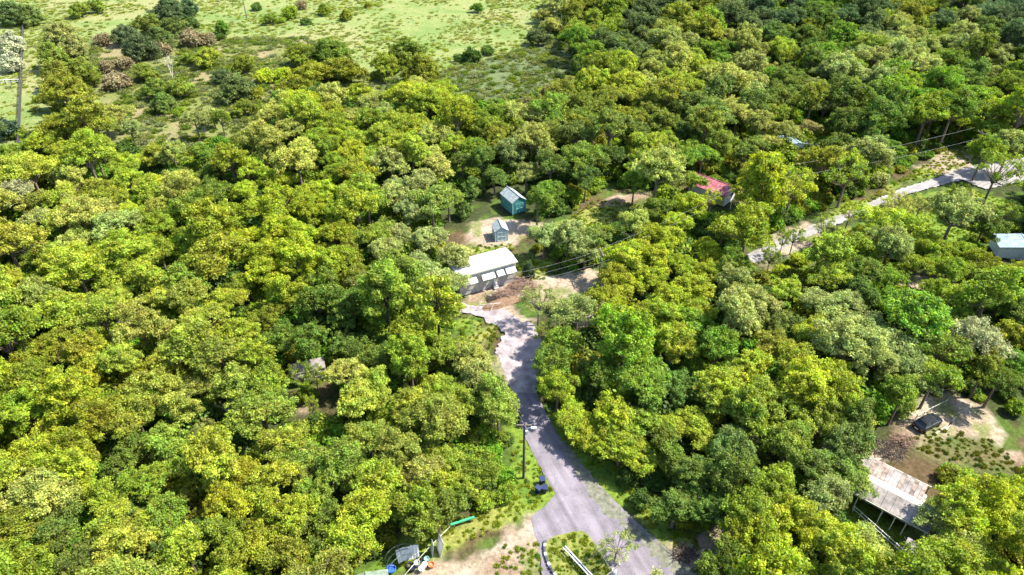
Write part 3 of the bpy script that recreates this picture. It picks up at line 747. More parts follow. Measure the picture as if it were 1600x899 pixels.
# ------------------------------------------------------------------ where the trees stand
KEEP = [  # parts of the photo where open ground or a building shows: procedural trees stay out of them
    [(800, 610), (842, 610), (862, 650), (885, 690), (945, 755), (1000, 810), (1075, 870), (1110, 910), (590, 910), (600, 862), (660, 838), (695, 800), (735, 796), (800, 770), (842, 745), (820, 700)],
    [(708, 398), (806, 380), (838, 402), (900, 400), (905, 425), (860, 450), (815, 478), (800, 490), (838, 505), (855, 540), (842, 616), (798, 616), (766, 560), (718, 505)],
    [(715, 345), (780, 286), (826, 288), (832, 350), (806, 385), (760, 402), (712, 390)],
    [(860, 355), (925, 300), (1015, 296), (1010, 322), (900, 368)],
    [(1076, 268), (1158, 268), (1158, 322), (1118, 322), (1078, 302)],
    [(1165, 395), (1270, 338), (1340, 312), (1365, 262), (1440, 232), (1500, 218), (1520, 262), (1500, 285), (1420, 305), (1330, 352), (1220, 408), (1185, 416)],
    [(1395, 655), (1470, 616), (1560, 634), (1602, 690), (1605, 750), (1490, 742), (1395, 705)],
    [(1340, 700), (1480, 765), (1445, 800), (1455, 862), (1392, 866), (1332, 790)],
    [(460, 590), (498, 585), (496, 640), (470, 645)],
    [(1545, 355), (1612, 355), (1612, 405), (1545, 400)],
    [(1212, 216), (1290, 212), (1290, 240), (1215, 244)],
    [(1408, 430), (1500, 424), (1495, 456), (1412, 452)],
    [(-20, 22), (64, 22), (58, 222), (-20, 190)],
    [(128, 22), (260, -5), (260, 12), (215, 28), (140, 42)],
    [(275, 24), (400, 8), (830, -8), (850, 12), (822, 62), (700, 98), (660, 60), (560, 70), (440, 92), (350, 52)],
    [(590, 130), (700, 112), (880, 66), (890, 100), (812, 150), (690, 128)],
    [(440, 100), (690, 98), (690, 128), (440, 132)],
    [(338, 205), (420, 185), (400, 215), (290, 228)],
    [(868, 690), (905, 670), (965, 705), (1065, 785), (1130, 860), (1040, 870), (960, 780)],
    [(1400, 640), (1480, 612), (1600, 618), (1605, 760), (1500, 745), (1395, 705)],
    [(150, 60), (470, 60), (560, 120), (430, 130), (400, 215), (250, 235), (180, 225), (130, 120)],
    [(1535, 250), (1605, 240), (1605, 290), (1540, 300)],
]
NOTREE = [FIELD, SCRUB, DRYF] + GRASSES + SANDS + [G([(801, 614), (838, 614), (900, 716), (1062, 874), (1120, 960), (820, 960), (868, 772)]),
          G([(716, 440), (800, 405), (835, 432), (852, 560), (838, 620), (800, 620), (716, 500)]),
          G([(1165, 392), (1290, 336), (1400, 292), (1500, 262), (1640, 235), (1640, 300), (1350, 350), (1185, 425)]),
          G([(1330, 715), (1390, 700), (1480, 770), (1440, 870), (1330, 800)]),
          G([(580, 899), (880, 899), (900, 1010), (540, 1010)]), G([(1545, 383), (1650, 380), (1650, 425), (1548, 428)]),
          G([(1545, 610), (1700, 620), (1720, 720), (1590, 720)]),
          G([(700, 300), (830, 290), (830, 400), (700, 400)]), G([(1075, 290), (1160, 290), (1160, 330), (1090, 330)]),
          G([(455, 590), (520, 580), (520, 650), (460, 650)])]
KINDKEYS = 'abcdefghij'
BK = KINDKEYS + 'lkm'
recs = []   # x, y, key, colour, sxy, sz, px radius, ppx, ppy
import re
def add_rec(x, y, key, colr, r_world, stretch=1.0, rot=0.0):
    crown, trunk_me, R, H = SPEC[key]
    s = r_world / R
    hz = s * stretch
    if key in BK:
        hz = min(max(hz, 0.62), 1.30)
    if key in KINDKEYS: hz *= rng.uniform(0.88, 1.12)
    a_, b_, _c = proj(x, y, 0)
    if 860 < a_ < 1120 and 660 < b_ < 900 and key in BK: hz *= 0.68
    ppx, ppy, sc = proj(x, y, H * hz * 0.68)
    recs.append(dict(x=x, y=y, key=key, col=colr, s=s, sz=hz, R=r_world, rp=r_world * sc, px=ppx, py=ppy, rot=rot, w=rng.uniform(0.86, 1.18)))

for tok in ANCH.split():
    mm = re.match(r'(-?\d+),(-?\d+),(\d+)([A-Z])([a-z]*)$', tok)
    px, py, rp, cc, kk = int(mm[1]), int(mm[2]), int(mm[3]), mm[4], mm[5]
    key = kk[-1] if kk else ('dbf' if cc in 'SPW' else KINDKEYS)[int(rng.integers(3 if cc in 'SPW' else 10))]
    if not kk and px < 905 and py < 170 and (px < 480 or py < 130): key = 'km'[int(rng.integers(2))]
    tall = SPEC[key][3]
    fac = 1.0 + 0.5 * min(1, max(0, (py - 330) / 330.0)) if key in KINDKEYS else 1.08
    z = tall * 0.68
    for _ in range(4):
        p = P(px, py, z)
        sc = proj(p.x, p.y, z)[2]
        rw = rp * fac / sc
        if key in KINDKEYS: rw = min(max(rw, 2.2 if (py < 215 and px < 480) else 3.3), 6.6)
        hz = rw / SPEC[key][2]
        if key in BK: hz = min(max(hz, 0.62), 1.30)
        z = tall * hz * 0.68
    add_rec(p.x, p.y, key, cc, rw, 1.0, rng.uniform(0, 6.28))
n_anchor = len(recs)

ax = np.array([q['x'] for q in recs]); ay = np.array([q['y'] for q in recs]); ar = np.array([q['R'] for q in recs])
big = np.array([q['key'] in BK + 'pq' for q in recs])
acol = [q['col'] for q in recs]
apx = np.array([q['px'] for q in recs]); apy = np.array([q['py'] for q in recs])
# procedural fill: candidates on a jittered grid
cx, cy, cr = list(ax[big]), list(ay[big]), list(ar[big])
g = 3.1
cand = [(i * g + rng.uniform(-1.4, 1.4), j * g + rng.uniform(-1.4, 1.4)) for i in range(-110, 111) for j in range(9, 118)]
rng.shuffle(cand)
cand = np.array(cand)
cand = cand[(np.abs(cand[:, 0]) < 42 + 0.80 * cand[:, 1]) & (cand[:, 1] > 28)]
bad = np.zeros(len(cand), bool)
for poly in NOTREE:
    bad |= sdist(cand[:, 0], cand[:, 1], poly) < 1.2
for poly in KEEP:
    for hh, dd in ((2.0, 0.0), (5.0, 0.0), (8.0, 0.0), (11.0, 0.0), (7.5, 1.2), (7.5, -1.2)):
        yy = cand[:, 1]
        dep = yy * CP - (hh - CAM_H) * SP
        upv = yy * SP + (hh - CAM_H) * CP
        qx = 800 + FPX * (cand[:, 0] + dd * 3.0) / dep; qy = 449.5 - FPX * upv / dep
        bad |= inside(qx, qy, poly)
cand = cand[~bad]
for x, y in cand:
    px, py, sc = proj(x, y, 7.5)
    rw = rng.uniform(3.0, 6.0)
    d2 = np.hypot(np.array(cx) - x, np.array(cy) - y)
    if np.any(d2 < 0.52 * (np.array(cr) + rw)): continue
    k = int(np.argmin(np.hypot(apx - px - rng.normal() * 10, apy - py - rng.normal() * 8)))
    colr = acol[k] if acol[k] not in 'RAW' else 'O'
    if rng.random() < 0.15: colr = 'YGYSON'[int(rng.integers(6))] if px < 820 else 'YGDGOE'[int(rng.integers(6))]
    if py < -10: colr = 'GDBO'[int(rng.integers(4))]
    key = KINDKEYS[int(rng.integers(10))]
    add_rec(x, y, key, colr, rw, rng.uniform(0.9, 1.1), rng.uniform(0, 6.28))
    cx.append(x); cy.append(y); cr.append(rw)

def inframe(q):
    return -q['rp'] * 0.7 < q['px'] < 1600 + q['rp'] * 0.7 and -q['rp'] * 0.5 < q['py'] < 899 + q['rp'] * 1.2
broad = [q for q in recs if q['key'] in BK]
vis = sorted([q for q in broad if inframe(q)], key=lambda q: -q['rp'] - (500 if q['key'] in 'lkm' else 0))
single = vis[:296]
ids = set(id(q) for q in single)
rest = [q for q in broad if id(q) not in ids]

# ---- words that single each tree out
LM = [(760, 440, 'the white-roofed house'), (802, 315, 'the teal shed'), (1118, 285, 'the red-roofed house'), (1445, 657, 'the dark car'),
      (1400, 765, 'the rusty-roofed mobile home'), (818, 700, 'the lamp pole'), (845, 757, 'the blue bins'), (900, 865, 'the grass island'),
      (645, 875, 'the junk pile'), (33, 130, 'the dark field fence'), (355, 632, 'the tall bare tree'), (1435, 268, 'the sunny verge'),
      (1250, 360, 'the upper road bend'), (640, 470, 'the twin pines'), (478, 595, 'the hidden grey trailer'), (1250, 228, 'the pale-blue roof'),
      (0, 0, 'the top-left corner'), (1600, 0, 'the top-right corner'), (0, 899, 'the bottom-left corner'), (1600, 899, 'the bottom-right corner'),
      (0, 400, 'the left photo edge'), (1600, 500, 'the right photo edge'), (1000, 0, 'the top photo edge'), (650, 60, 'the pale field'),
      (800, 120, 'the scrubby meadow'), (1580, 380, 'the half-hidden pale roof'), (195, 500, 'the bare twisted branches'), (960, 310, 'the sandy yard'),
      (640, 860, 'the junk pile'), (820, 560, 'the pale driveway')]
ORD = ['leftmost', 'second from left', 'third from left', 'fourth from left', 'fifth from left', 'sixth from left', 'seventh from left', 'eighth from left', 'ninth from left', 'tenth from left', 'eleventh from left', 'twelfth from left']
def where(px, py):
    d = [(math.hypot(px - a, (py - b) * 1.2), a, b, w) for a, b, w in LM]
    dd, a, b, w = min(d)
    dx, dy = px - a, py - b
    ang = math.degrees(math.atan2(-dy, dx)) % 360
    names = ['right of', 'behind and right of', 'behind', 'behind and left of', 'left of', 'below and left of', 'in front of', 'below and right of']
    k = int(((ang + 22.5) % 360) // 45)
    dist = 'just' if dd < 75 else ('' if dd < 150 else 'well')
    return (dist + ' ' + names[k] + ' ' + w).strip()
def label_all(qs, noun, plural, size_words=True):
    byk = {}
    for q in qs:
        sw = ''
        if size_words:
            sw = 'broad ' if q['rp'] > 44 else ('small ' if q['rp'] < 27 else '')
        q['phr'] = (sw + TNAME[q['col']], where(q['px'], q['py']))
        byk.setdefault(q['phr'], []).append(q)
    for (c, w), l in byk.items():
        l.sort(key=lambda q: q['px'])
        for i, q in enumerate(l):
            if len(l) == 1: q['label'] = f'{c} {noun} {w}'
            elif len(l) == 2: q['label'] = f'{"left" if i == 0 else "right"} one of two {c} {plural} {w}'
            else: q['label'] = f'{ORD[min(i, 11)]} of the {c} {plural} {w}'
            q['label'] = q['label'].replace(' and ', '-and-') if len(q['label'].split()) > 16 else q['label']

def make_proto(key, name, parts=('trunk', 'crown')):
    crown, trunk_me, R, H = SPEC[key]
    return crown, trunk_me
AW = np.array([TINT[c] for c in acol])
def tint_of(q):
    own = np.array(TINT[q['col']])
    w = np.exp(-(((apx - q['px']) ** 2 + (apy - q['py']) ** 2) / (2 * 48.0 ** 2))) + 1e-9
    loc = (AW * w[:, None]).sum(0) / w.sum()
    k = 0.55 * own + 0.45 * loc
    j = rng.uniform(0.88, 1.14); h = rng.uniform(-0.07, 0.07)
    return (k[0] * j * (1 + h), k[1] * j, k[2] * j * (1 - h))
def place(q, name, cat, group, trunk_name='trunk', crown_name='crown'):
    crown, trunk_me, R, H = SPEC[q['key']]
    e = thing(name, q['label'], cat, (q['x'], q['y'], -0.03), q['rot'], group)
    w = q.get('w', 1.0)
    e.scale = (q['s'] * w, q['s'] / w, q['sz'])
    t = bpy.data.objects.new(trunk_name, trunk_me); COL.objects.link(t); t.parent = e
    if crown:
        c = bpy.data.objects.new(crown_name, crown); COL.objects.link(c); c.parent = e
        c.color = (*(tint_of(q) if q['key'] in BK + 'pq' else TINT[q['col']]), 1)
    return e
label_all(single, 'tree', 'trees')
for q in single:
    place(q, 'broadleaf_tree', 'tree', 'broadleaf trees of the wood')
pines = [q for q in recs if q['key'] in 'pq']
label_all(pines, 'pine with open layered crown', 'pines', False)
for q in pines: place(q, 'pine_tree', 'pine tree', 'pines among the broadleaf trees')
shr = [q for q in recs if q['key'] in 'stu' and inframe(q)]
label_all(shr, 'rounded shrub', 'rounded shrubs', False)
for q in shr: place(q, 'shrub', 'bush', 'shrubs in the open ground and wood edge', 'stem', 'foliage')
bare = [q for q in recs if q['key'] in 'xyz']
for q in bare: q['col'] = 'W' if q['key'] != 'z' else 'R'
label_all(bare, 'leafless dead tree', 'leafless dead trees', False)
for q in bare: place(q, 'dead_tree', 'dead tree', 'leafless dead trees', 'trunk')

# ------------------------------------------------------------------ stuff: scattered with geometry nodes
def source(name, key, lod=1.0):
    crown, trunk_me, R, H = SPEC[key]
    bm = bmesh.new()
    bm.from_mesh(crown)
    n = len(bm.faces)
    bm.from_mesh(trunk_me)
    bm.faces.ensure_lookup_table()
    for f in bm.faces[n:]: f.material_index = 1
    me = bpy.data.meshes.new(name); bm.to_mesh(me); bm.free()
    me.materials.append(M['leaf_far']); me.materials.append(M['bark'])
    return bpy.data.objects.new(name, me)

def scatter(name, pts, rots, scls, idxs, tints, sources):
    coll = bpy.data.collections.new(name + '_sources')
    for i, o in enumerate(sources):
        coll.objects.link(o)
    me = bpy.data.meshes.new(name)
    me.from_pydata([tuple(p) for p in pts], [], [])
    def at(nm, ty, vals, fld='value'):
        a = me.attributes.new(nm, ty, 'POINT'); a.data.foreach_set(fld, np.asarray(vals).ravel())
    at('rot', 'FLOAT', np.asarray(rots, np.float32))
    at('scl', 'FLOAT_VECTOR', np.asarray(scls, np.float32), 'vector')
    at('idx', 'INT', np.asarray(idxs, np.int32))
    at('tint', 'FLOAT_COLOR', np.concatenate([np.asarray(tints, np.float32), np.ones((len(pts), 1), np.float32)], 1), 'color')
    o = bpy.data.objects.new(name, me); COL.objects.link(o)
    ng = bpy.data.node_groups.new(name, 'GeometryNodeTree')
    ng.interface.new_socket('Geometry', in_out='INPUT', socket_type='NodeSocketGeometry')
    ng.interface.new_socket('Geometry', in_out='OUTPUT', socket_type='NodeSocketGeometry')
    N, L = ng.nodes, ng.links
    gi = N.new('NodeGroupInput'); go = N.new('NodeGroupOutput')
    ci = N.new('GeometryNodeCollectionInfo'); ci.inputs['Collection'].default_value = coll
    ci.inputs['Separate Children'].default_value = True; ci.inputs['Reset Children'].default_value = True
    ip = N.new('GeometryNodeInstanceOnPoints'); ip.inputs['Pick Instance'].default_value = True
    def named(nm, ty):
        a = N.new('GeometryNodeInputNamedAttribute'); a.data_type = ty; a.inputs['Name'].default_value = nm
        return a.outputs['Attribute']
    cb = N.new('ShaderNodeCombineXYZ')
    L.new(named('rot', 'FLOAT'), cb.inputs['Z'])
    L.new(gi.outputs[0], ip.inputs['Points']); L.new(ci.outputs[0], ip.inputs['Instance'])
    L.new(named('idx', 'INT'), ip.inputs['Instance Index'])
    L.new(cb.outputs[0], ip.inputs['Rotation']); L.new(named('scl', 'FLOAT_VECTOR'), ip.inputs['Scale'])
    L.new(ip.outputs[0], go.inputs[0])
    md = o.modifiers.new('scatter', 'NODES'); md.node_group = ng
    return tag(o, kind='stuff')

keys = list('abdefhj')
for q in rest:
    if q['key'] not in keys: q['key'] = keys[int(rng.integers(7))]
srcs = [source('tree_source_' + k, k) for k in keys]
allr = [q for q in rest if q['key'] in keys]
# farther wood past the frame's top edge
def tintof(c, j=None):
    k = np.array(TINT[c]); return k * rng.uniform(0.82, 1.18)
scatter('far_woodland', [(q['x'], q['y'], -0.03) for q in allr], [q['rot'] for q in allr], [(q['s'], q['s'], q['sz']) for q in allr],
        [keys.index(q['key']) for q in allr], [tint_of(q) for q in allr], srcs)

# undergrowth on the forest floor
g = 2.6
U = np.array([(i * g + rng.uniform(-1.2, 1.2), j * g + rng.uniform(-1.2, 1.2)) for i in range(-110, 111) for j in range(11, 128)])
U = U[(np.abs(U[:, 0]) < 25 + 0.80 * U[:, 1])]
du = np.full(len(U), 1e9)
for poly in NOTREE:
    du = np.minimum(du, sdist(U[:, 0], U[:, 1], poly))
U, du = U[du > 1.1], du[du > 1.1]
bsrc = [source('undergrowth_source_' + k, k) for k in 'stu']
ucol = [TINT['DGGDOE'[int(k)]] for k in rng.integers(0, 6, len(U))]
us = rng.uniform(0.5, 1.25, len(U)) * np.where(rng.random(len(U)) < 0.25, 1.6, 1.0)
us = np.minimum(us, 0.12 + du / 3.0)
scatter('undergrowth', [(x, y, -0.25) for x, y in U], rng.uniform(0, 6.28, len(U)), [(a, a, a * 0.8) for a in us], rng.integers(0, 3, len(U)),
        np.array(ucol) * 0.95, bsrc)

# tufts of grass and weeds on the open ground
def tuft(name, seed, n, rad, h, size):
    r = np.random.default_rng(seed)
    C = np.stack([r.normal(size=n) * rad * 0.5, r.normal(size=n) * rad * 0.5, r.random(n) * h], 1)
    Nn = unit(r.normal(size=(n, 3)) * np.array([1, 1, 0.5]) + np.array([0, 0, 0.35]))
    me = leaves_mesh(name, C, Nn, size, r.uniform(0.8, 1.2, n), M['leaf_far'], r, 2.2)
    return bpy.data.objects.new(name, me)
tsrc = [tuft('tuft_source_a', 61, 90, 0.35, 0.22, 0.07), tuft('tuft_source_b', 62, 140, 0.55, 0.38, 0.085), tuft('tuft_source_c', 63, 260, 0.8, 0.75, 0.10)]
def open_points(polys, dens, inset, seed):
    r = np.random.default_rng(seed)
    out = []
    for poly in polys:
        xs = [p[0] for p in poly]; ys = [p[1] for p in poly]
        x0, x1, y0, y1 = max(min(xs), -230), min(max(xs), 230), max(min(ys), 30), min(max(ys), 380)
        n = int((x1 - x0) * (y1 - y0) * dens)
        q = np.stack([r.uniform(x0, x1, n), r.uniform(y0, y1, n)], 1)
        q = q[inside(q[:, 0], q[:, 1], poly)]
        if inset: q = q[sdist(q[:, 0], q[:, 1], poly) < -inset]
        out.append(q)
    return np.concatenate(out)
roads = [G([(801, 614), (838, 614), (850, 640), (872, 680), (900, 716), (940, 762), (1062, 874), (1120, 940), (985, 940), (932, 848), (915, 822), (885, 832), (862, 838), (850, 850), (866, 905), (876, 940), (850, 940), (843, 850), (833, 830), (831, 806), (868, 772), (846, 735), (813, 665)])]
gp = open_points(GRASSES, 2.4, 0.1, 71)
weedy = inside(gp[:, 0], gp[:, 1], WEEDS)
onr = inside(gp[:, 0], gp[:, 1], roads[0])
gp, weedy = gp[~onr], weedy[~onr]
isl = open_points([G([(852, 852), (862, 841), (885, 835), (912, 830), (932, 853), (960, 899), (975, 940), (880, 940), (868, 902), (855, 873)])], 5.0, 0.25, 75)
gp = np.concatenate([gp, isl]); weedy = np.concatenate([weedy, np.zeros(len(isl), bool)])
niz = len(isl)
gt = np.array([TINT['YYYEN'[int(k)]] for k in rng.integers(0, 5, len(gp))]) * 0.72
gt[weedy] *= 0.55
scatter('roadside_grass', [(x, y, -0.02 if i_ < len(gp) - niz else 0.09) for i_, (x, y) in enumerate(gp)], rng.uniform(0, 6.28, len(gp)), [(a, a, a) for a in rng.uniform(0.25, 0.62, len(gp))], rng.integers(0, 2, len(gp)), gt, tsrc)
fp = open_points([FIELD, DRYF, SCRUB], 0.6, 0, 72)
fn = fbm(fp[:, 0], fp[:, 1], 14, 91)
fp = fp[(fn + rng.normal(size=len(fp)) * 0.08) > 0.47]
insc = inside(fp[:, 0], fp[:, 1], SCRUB) | inside(fp[:, 0], fp[:, 1], DRYF)
ft = np.array([TINT['YPSGP'[int(k)]] for k in rng.integers(0, 5, len(fp))]) * 0.80
ft[insc] *= np.array([0.62, 0.66, 0.75])
fs = rng.uniform(0.3, 0.7, len(fp)); fs[insc] *= 1.6
scatter('meadow_grass', [(x, y, -0.02) for x, y in fp], rng.uniform(0, 6.28, len(fp)), [(a * 1.5, a * 1.5, a) for a in fs], rng.integers(0, 3, len(fp)), ft,
        [o.copy() for o in tsrc])
# ------------------------------------------------------------------ buildings
def gable_building(root, W, Lg, H, ridge, wall_m, roof_m, over=0.3, ridge_along='y', panel=0.9, t=0.09):
    """walls with gable ends and a roof laid in strips; W along x, Lg along y"""
    mb = MB()
    a = W / 2
    v = [(0, 0, 0), (W, 0, 0), (W, Lg, 0), (0, Lg, 0), (0, 0, H), (W, 0, H), (W, Lg, H), (0, Lg, H), (a, 0, ridge), (a, Lg, ridge)]
    mb.add(v, [(0, 1, 5, 8, 4), (2, 3, 7, 9, 6), (1, 2, 6, 5), (3, 0, 4, 7), (3, 2, 1, 0)])
    mb.build('wall', wall_m, root)
    sl = (ridge - H) / a
    for sgn in (-1, 1):
        n = max(1, round((Lg + 2 * over) / panel))
        st = (Lg + 2 * over) / n
        meshes = []
        for k in range(n):
            y0 = -over + k * st + 0.015; y1 = y0 + st - 0.03
            x_e = a + sgn * (a + over)
            z_e = H - sl * over
            mb = MB().slab([(a, y0, ridge + t + 0.02), (x_e, y0, z_e + t + 0.02), (x_e, y1, z_e + t + 0.02), (a, y1, ridge + t + 0.02)], t)
            mb.build('roof_panel', roof_m, root)
    MB().tube([(a, -over - 0.02, ridge + t + 0.03), (a, Lg + over + 0.02, ridge + t + 0.03)], 0.09, 6).build('ridge_cap', roof_m, root)

def window_on(root, x0, x1, z0, z1, y=0.0, frame_m='white_trim', axis='y'):
    mb = MB(); w = 0.09
    for a, b, c, d in ((x0 - w, x1 + w, z1, z1 + w), (x0 - w, x1 + w, z0 - w, z0), (x0 - w, x0, z0, z1), (x1, x1 + w, z0, z1), ((x0 + x1) / 2 - .03, (x0 + x1) / 2 + .03, z0, z1)):
        mb.box(a, b, y - 0.07, y - 0.004, c, d)
    f = mb.build('window', M[frame_m], root)
    MB().box(x0, x1, y - 0.035, y - 0.006, z0, z1).build('pane', M['glass'], f)
    return f

# the white-roofed house by the driveway
c0 = P(719, 464)
house = thing('mobile_home', 'long cream house with bright white roof and four white awnings beside the driveway', 'house', c0, math.radians(26))
HL, HD, HH = 10.6, 4.4, 4.2
MB().box(0, HL, 0, HD, 0.9, HH).build('wall', M['siding'], house)
MB().box(0.05, HL - 0.05, 0.06, HD - 0.06, 0.0, 0.9).build('skirting', M['concrete'], house)
n = 9
for k in range(n):
    x0 = -0.25 + k * (HL + 0.5) / n
    x1 = x0 + (HL + 0.5) / n - 0.03
    MB().slab([(x0, -0.30, HH + 0.12), (x1, -0.30, HH + 0.12), (x1, HD / 2, HH + 0.42), (x1, HD + 0.25, HH + 0.14), (x0, HD + 0.25, HH + 0.14), (x0, HD / 2, HH + 0.42)], 0.10).build('roof_panel', M['white_metal'], house)
MB().box(-0.27, HL + 0.27, -0.36, -0.31, HH - 0.12, HH + 0.14).build('fascia', M['roof_cream'], house)
for x0, x1 in ((1.0, 3.0), (4.0, 6.3), (6.8, 8.1), (8.5, 10.3)):
    window_on(house, x0 + 0.2, x1 - 0.2, 2.0, 3.2)
    aw = MB().slab([(x0, -0.02, 3.55), (x1, -0.02, 3.55), (x1 + 0.05, -1.05, 2.80), (x0 - 0.05, -1.05, 2.80)], 0.05).build('awning', M['white_metal'], house)
    mb = MB()
    k = int((x1 - x0) / 0.22)
    for i in range(1, k):
        xx = x0 + (x1 - x0) * i / k
        mb.slab([(xx - 0.02, -0.03, 3.58), (xx + 0.02, -0.03, 3.58), (xx + 0.02, -1.04, 2.835), (xx - 0.02, -1.04, 2.835)], 0.03)
    mb.build('awning_rib', M['white_trim'], aw)
dr = MB().box(6.35, 6.75, -0.05, -0.004, 0.9, 2.9).build('door', M['white_trim'], house)
MB().box(6.66, 6.71, -0.09, -0.052, 1.8, 1.9).build('handle', M['chrome'], dr)
for i in range(3):
    MB().box(6.1, 7.0, -0.3 * (3 - i), -0.02, 0.3 * i, 0.3 * i + 0.28).build('step', M['concrete'], house)

# teal shed
shed = thing('garden_shed', 'teal board shed with grey gable roof behind the white-roofed house', 'shed', P(801, 336), math.radians(30))
gable_building(shed, 3.1, 4.9, 2.7, 3.75, M['teal'], M['grey_roof'], 0.18, panel=1.0)
mb = MB()
for x in (0.0, 3.1):
    mb.box(x - 0.06, x + 0.06, -0.05, -0.003, 0, 2.62)
for k in range(1, 16):
    mb.box(-0.045, -0.003, k * 0.306 - 0.02, k * 0.306 + 0.02, 0, 2.6)
mb.build('corner_trim', M['teal_pale'], shed)
d = MB().box(0.75, 2.35, -0.06, -0.003, 0.1, 2.2).build('door', M['teal'], shed)
mb = MB()
for a, b, c, e in ((0.68, 0.76, 0.1, 2.28), (2.34, 2.42, 0.1, 2.28), (0.68, 2.42, 2.2, 2.29), (1.51, 1.59, 0.12, 2.2), (0.78, 2.33, 1.1, 1.18)):
    mb.box(a, b, -0.10, -0.062, c, e)
mb.build('door_trim', M['teal_pale'], d)

# pale blue shed in front of it
shed2 = thing('garden_shed', 'small pale blue shed with white cross-braced doors on bare ground', 'shed', P(774, 378), math.radians(13))
gable_building(shed2, 2.5, 3.0, 2.2, 3.05, M['blue_pale'], M['grey_roof'], 0.15, panel=0.8)
d = MB().box(0.5, 2.0, -0.05, -0.003, 0.08, 1.95).build('door', M['blue_pale'], shed2)
mb = MB()
for a, b, c, e in ((0.42, 0.52, 0.05, 2.0), (1.98, 2.08, 0.05, 2.0), (0.42, 2.08, 1.92, 2.04), (1.20, 1.30, 0.1, 1.92), (0.5, 2.0, 0.95, 1.04), (0.5, 2.0, 0.08, 0.17), (-0.04, 0.06, 0, 2.15), (2.44, 2.54, 0, 2.15)):
    mb.box(a, b, -0.095, -0.052, c, e)
mb.build('door_trim', M['white_trim'], d)

# red roofed house
red = thing('small_house', 'white house with faded red metal roof half hidden by trees', 'house', P(1130, 323), math.radians(47))
gable_building(red, 4.6, 8.4, 2.7, 3.9, M['siding_white'], M['red_roof'], 0.45, panel=0.95)
window_on(red, 2.3, 3.6, 1.0, 2.1)
MB().box(-0.03, -0.004, 0.1, 1.7, 0.0, 2.68).build('side_panel', M['siding_yellow'], red)
d = MB().box(0.5, 1.3, -0.05, -0.003, 0.05, 2.1).build('door', M['siding_white'], red)
for x, y in ((0.0, -1.6), (4.6, -1.6)):
    MB().box(x - 0.05, x + 0.05, y - 0.05, y + 0.05, 0, 2.3).build('porch_post', M['white_trim'], red)
MB().box(-0.05, 4.65, -1.66, -1.56, 2.31, 2.42).build('porch_beam', M['white_trim'], red)

# pale blue metal building far back in the trees
blu = thing('metal_barn', 'pale blue metal barn glimpsed under the trees beyond the red-roofed house', 'barn', P(1214, 246), math.radians(8))
gable_building(blu, 9.0, 4.6, 2.6, 3.4, M['siding_white'], M['blue_roof'], 0.3, panel=1.1)
for k in range(3):
    window_on(blu, 1.0 + 2.3 * k, 2.1 + 2.3 * k, 0.9, 2.0)
# pale roof at the right edge
pr = thing('metal_shed', 'shed with pale blue-grey sloping roof at the right photo edge', 'shed', P(1556, 402), math.radians(-14))
gable_building(pr, 9.0, 4.4, 2.2, 2.9, M['siding_white'], M['blue_roof'], 0.3, panel=1.1)
d = MB().box(1.2, 2.1, -0.05, -0.003, 0.05, 2.0).build('door', M['siding_white'], pr)

# grey trailer glimpsed in the wood with blue tarps
tr = thing('parked_trailer', 'weathered grey trailer glimpsed through a gap in the wood', 'trailer', P(462, 606), math.radians(20))
MB().box(0, 4.6, 0, 2.3, 0.5, 2.5).build('body', M['grey_sheet'], tr, bevel=0.08)
MB().box(-0.08, 4.68, -0.08, 2.38, 2.52, 2.6).build('roof', M['roof_dirty'], tr)
for x in (1.6, 2.6):
    for y in (-0.02, 2.1):
        w = MB().lathe([(0.34, 0), (0.38, 0.04), (0.38, 0.18), (0.34, 0.22)], 14).build('wheel', M['rubber'], tr)
        w.rotation_euler = (math.radians(90), 0, 0); w.location = (x, y + 0.2, 0.38)
window_on(tr, 0.8, 1.7, 1.3, 2.0); window_on(tr, 3.0, 3.9, 1.3, 2.0)

def tarp(px, py, w, d, h, label, rot):
    n = 8; vs, fs = [], []
    for i in range(n + 1):
        for j in range(n + 1):
            u, v = i / n, j / n
            e = min(u, 1 - u, v, 1 - v)
            z = h * min(1, e * 5) * (0.75 + 0.25 * math.sin(9 * u + 4 * v)) + 0.02
            vs.append(((u - 0.5) * w * (1 + 0.08 * math.sin(7 * v)), (v - 0.5) * d * (1 + 0.08 * math.sin(6 * u)), z))
    for i in range(n):
        for j in range(n):
            a = i * (n + 1) + j
            fs.append((a, a + n + 1, a + n + 2, a + 1))
    mb = MB().add(vs, fs)
    o = mb.build('tarpaulin', M['blue_tarp'], smooth=True)
    o.location = P(px, py); o.rotation_euler.z = rot
    tag(o, label, 'tarp', 'blue tarps among the trees')
tarp(463, 582, 2.2, 1.6, 0.9, 'blue tarp over a heap left of the grey trailer', 0.4)
tarp(530, 562, 1.6, 1.2, 1.2, 'small blue tarp in the shade behind and right of the grey trailer', 1.0)
tarp(564, 724, 1.6, 1.8, 1.3, 'dark blue tarp heap under trees well left of the lamp pole', 0.2)

# ------------------------------------------------------------------ mobile home with rusty roof, lower right
yaw = math.radians(-41)
R1 = P(1443, 786, 3.5)
ux, uy = Vector((math.cos(yaw), math.sin(yaw), 0)), Vector((-math.sin(yaw), math.cos(yaw), 0))
LT = 12.0
o0 = R1 - ux * LT; o0.z = 0
mh = thing('mobile_home', 'grey mobile home with pale ridge and rust-streaked carport roof in the right-hand clearing', 'mobile home', o0, yaw)
MB().box(0.3, LT + 0.1, -1.0, 2.0, 0.55, 2.95).build('wall', M['siding'], mh)
MB().box(0.4, LT, -0.95, 1.95, 0.0, 0.55).build('skirting', M['concrete'], mh)
for x in (1.5, 4.2, 7.0, 9.8):
    window_on(mh, x, x + 1.2, 1.3, 2.2, -1.0)
d = MB().box(5.9, 6.7, -1.06, -1.003, 0.6, 2.5).build('door', M['white_trim'], mh)
n = 13
def zr(y):    # roof height over the near half
    return 3.5 + y * 0.25
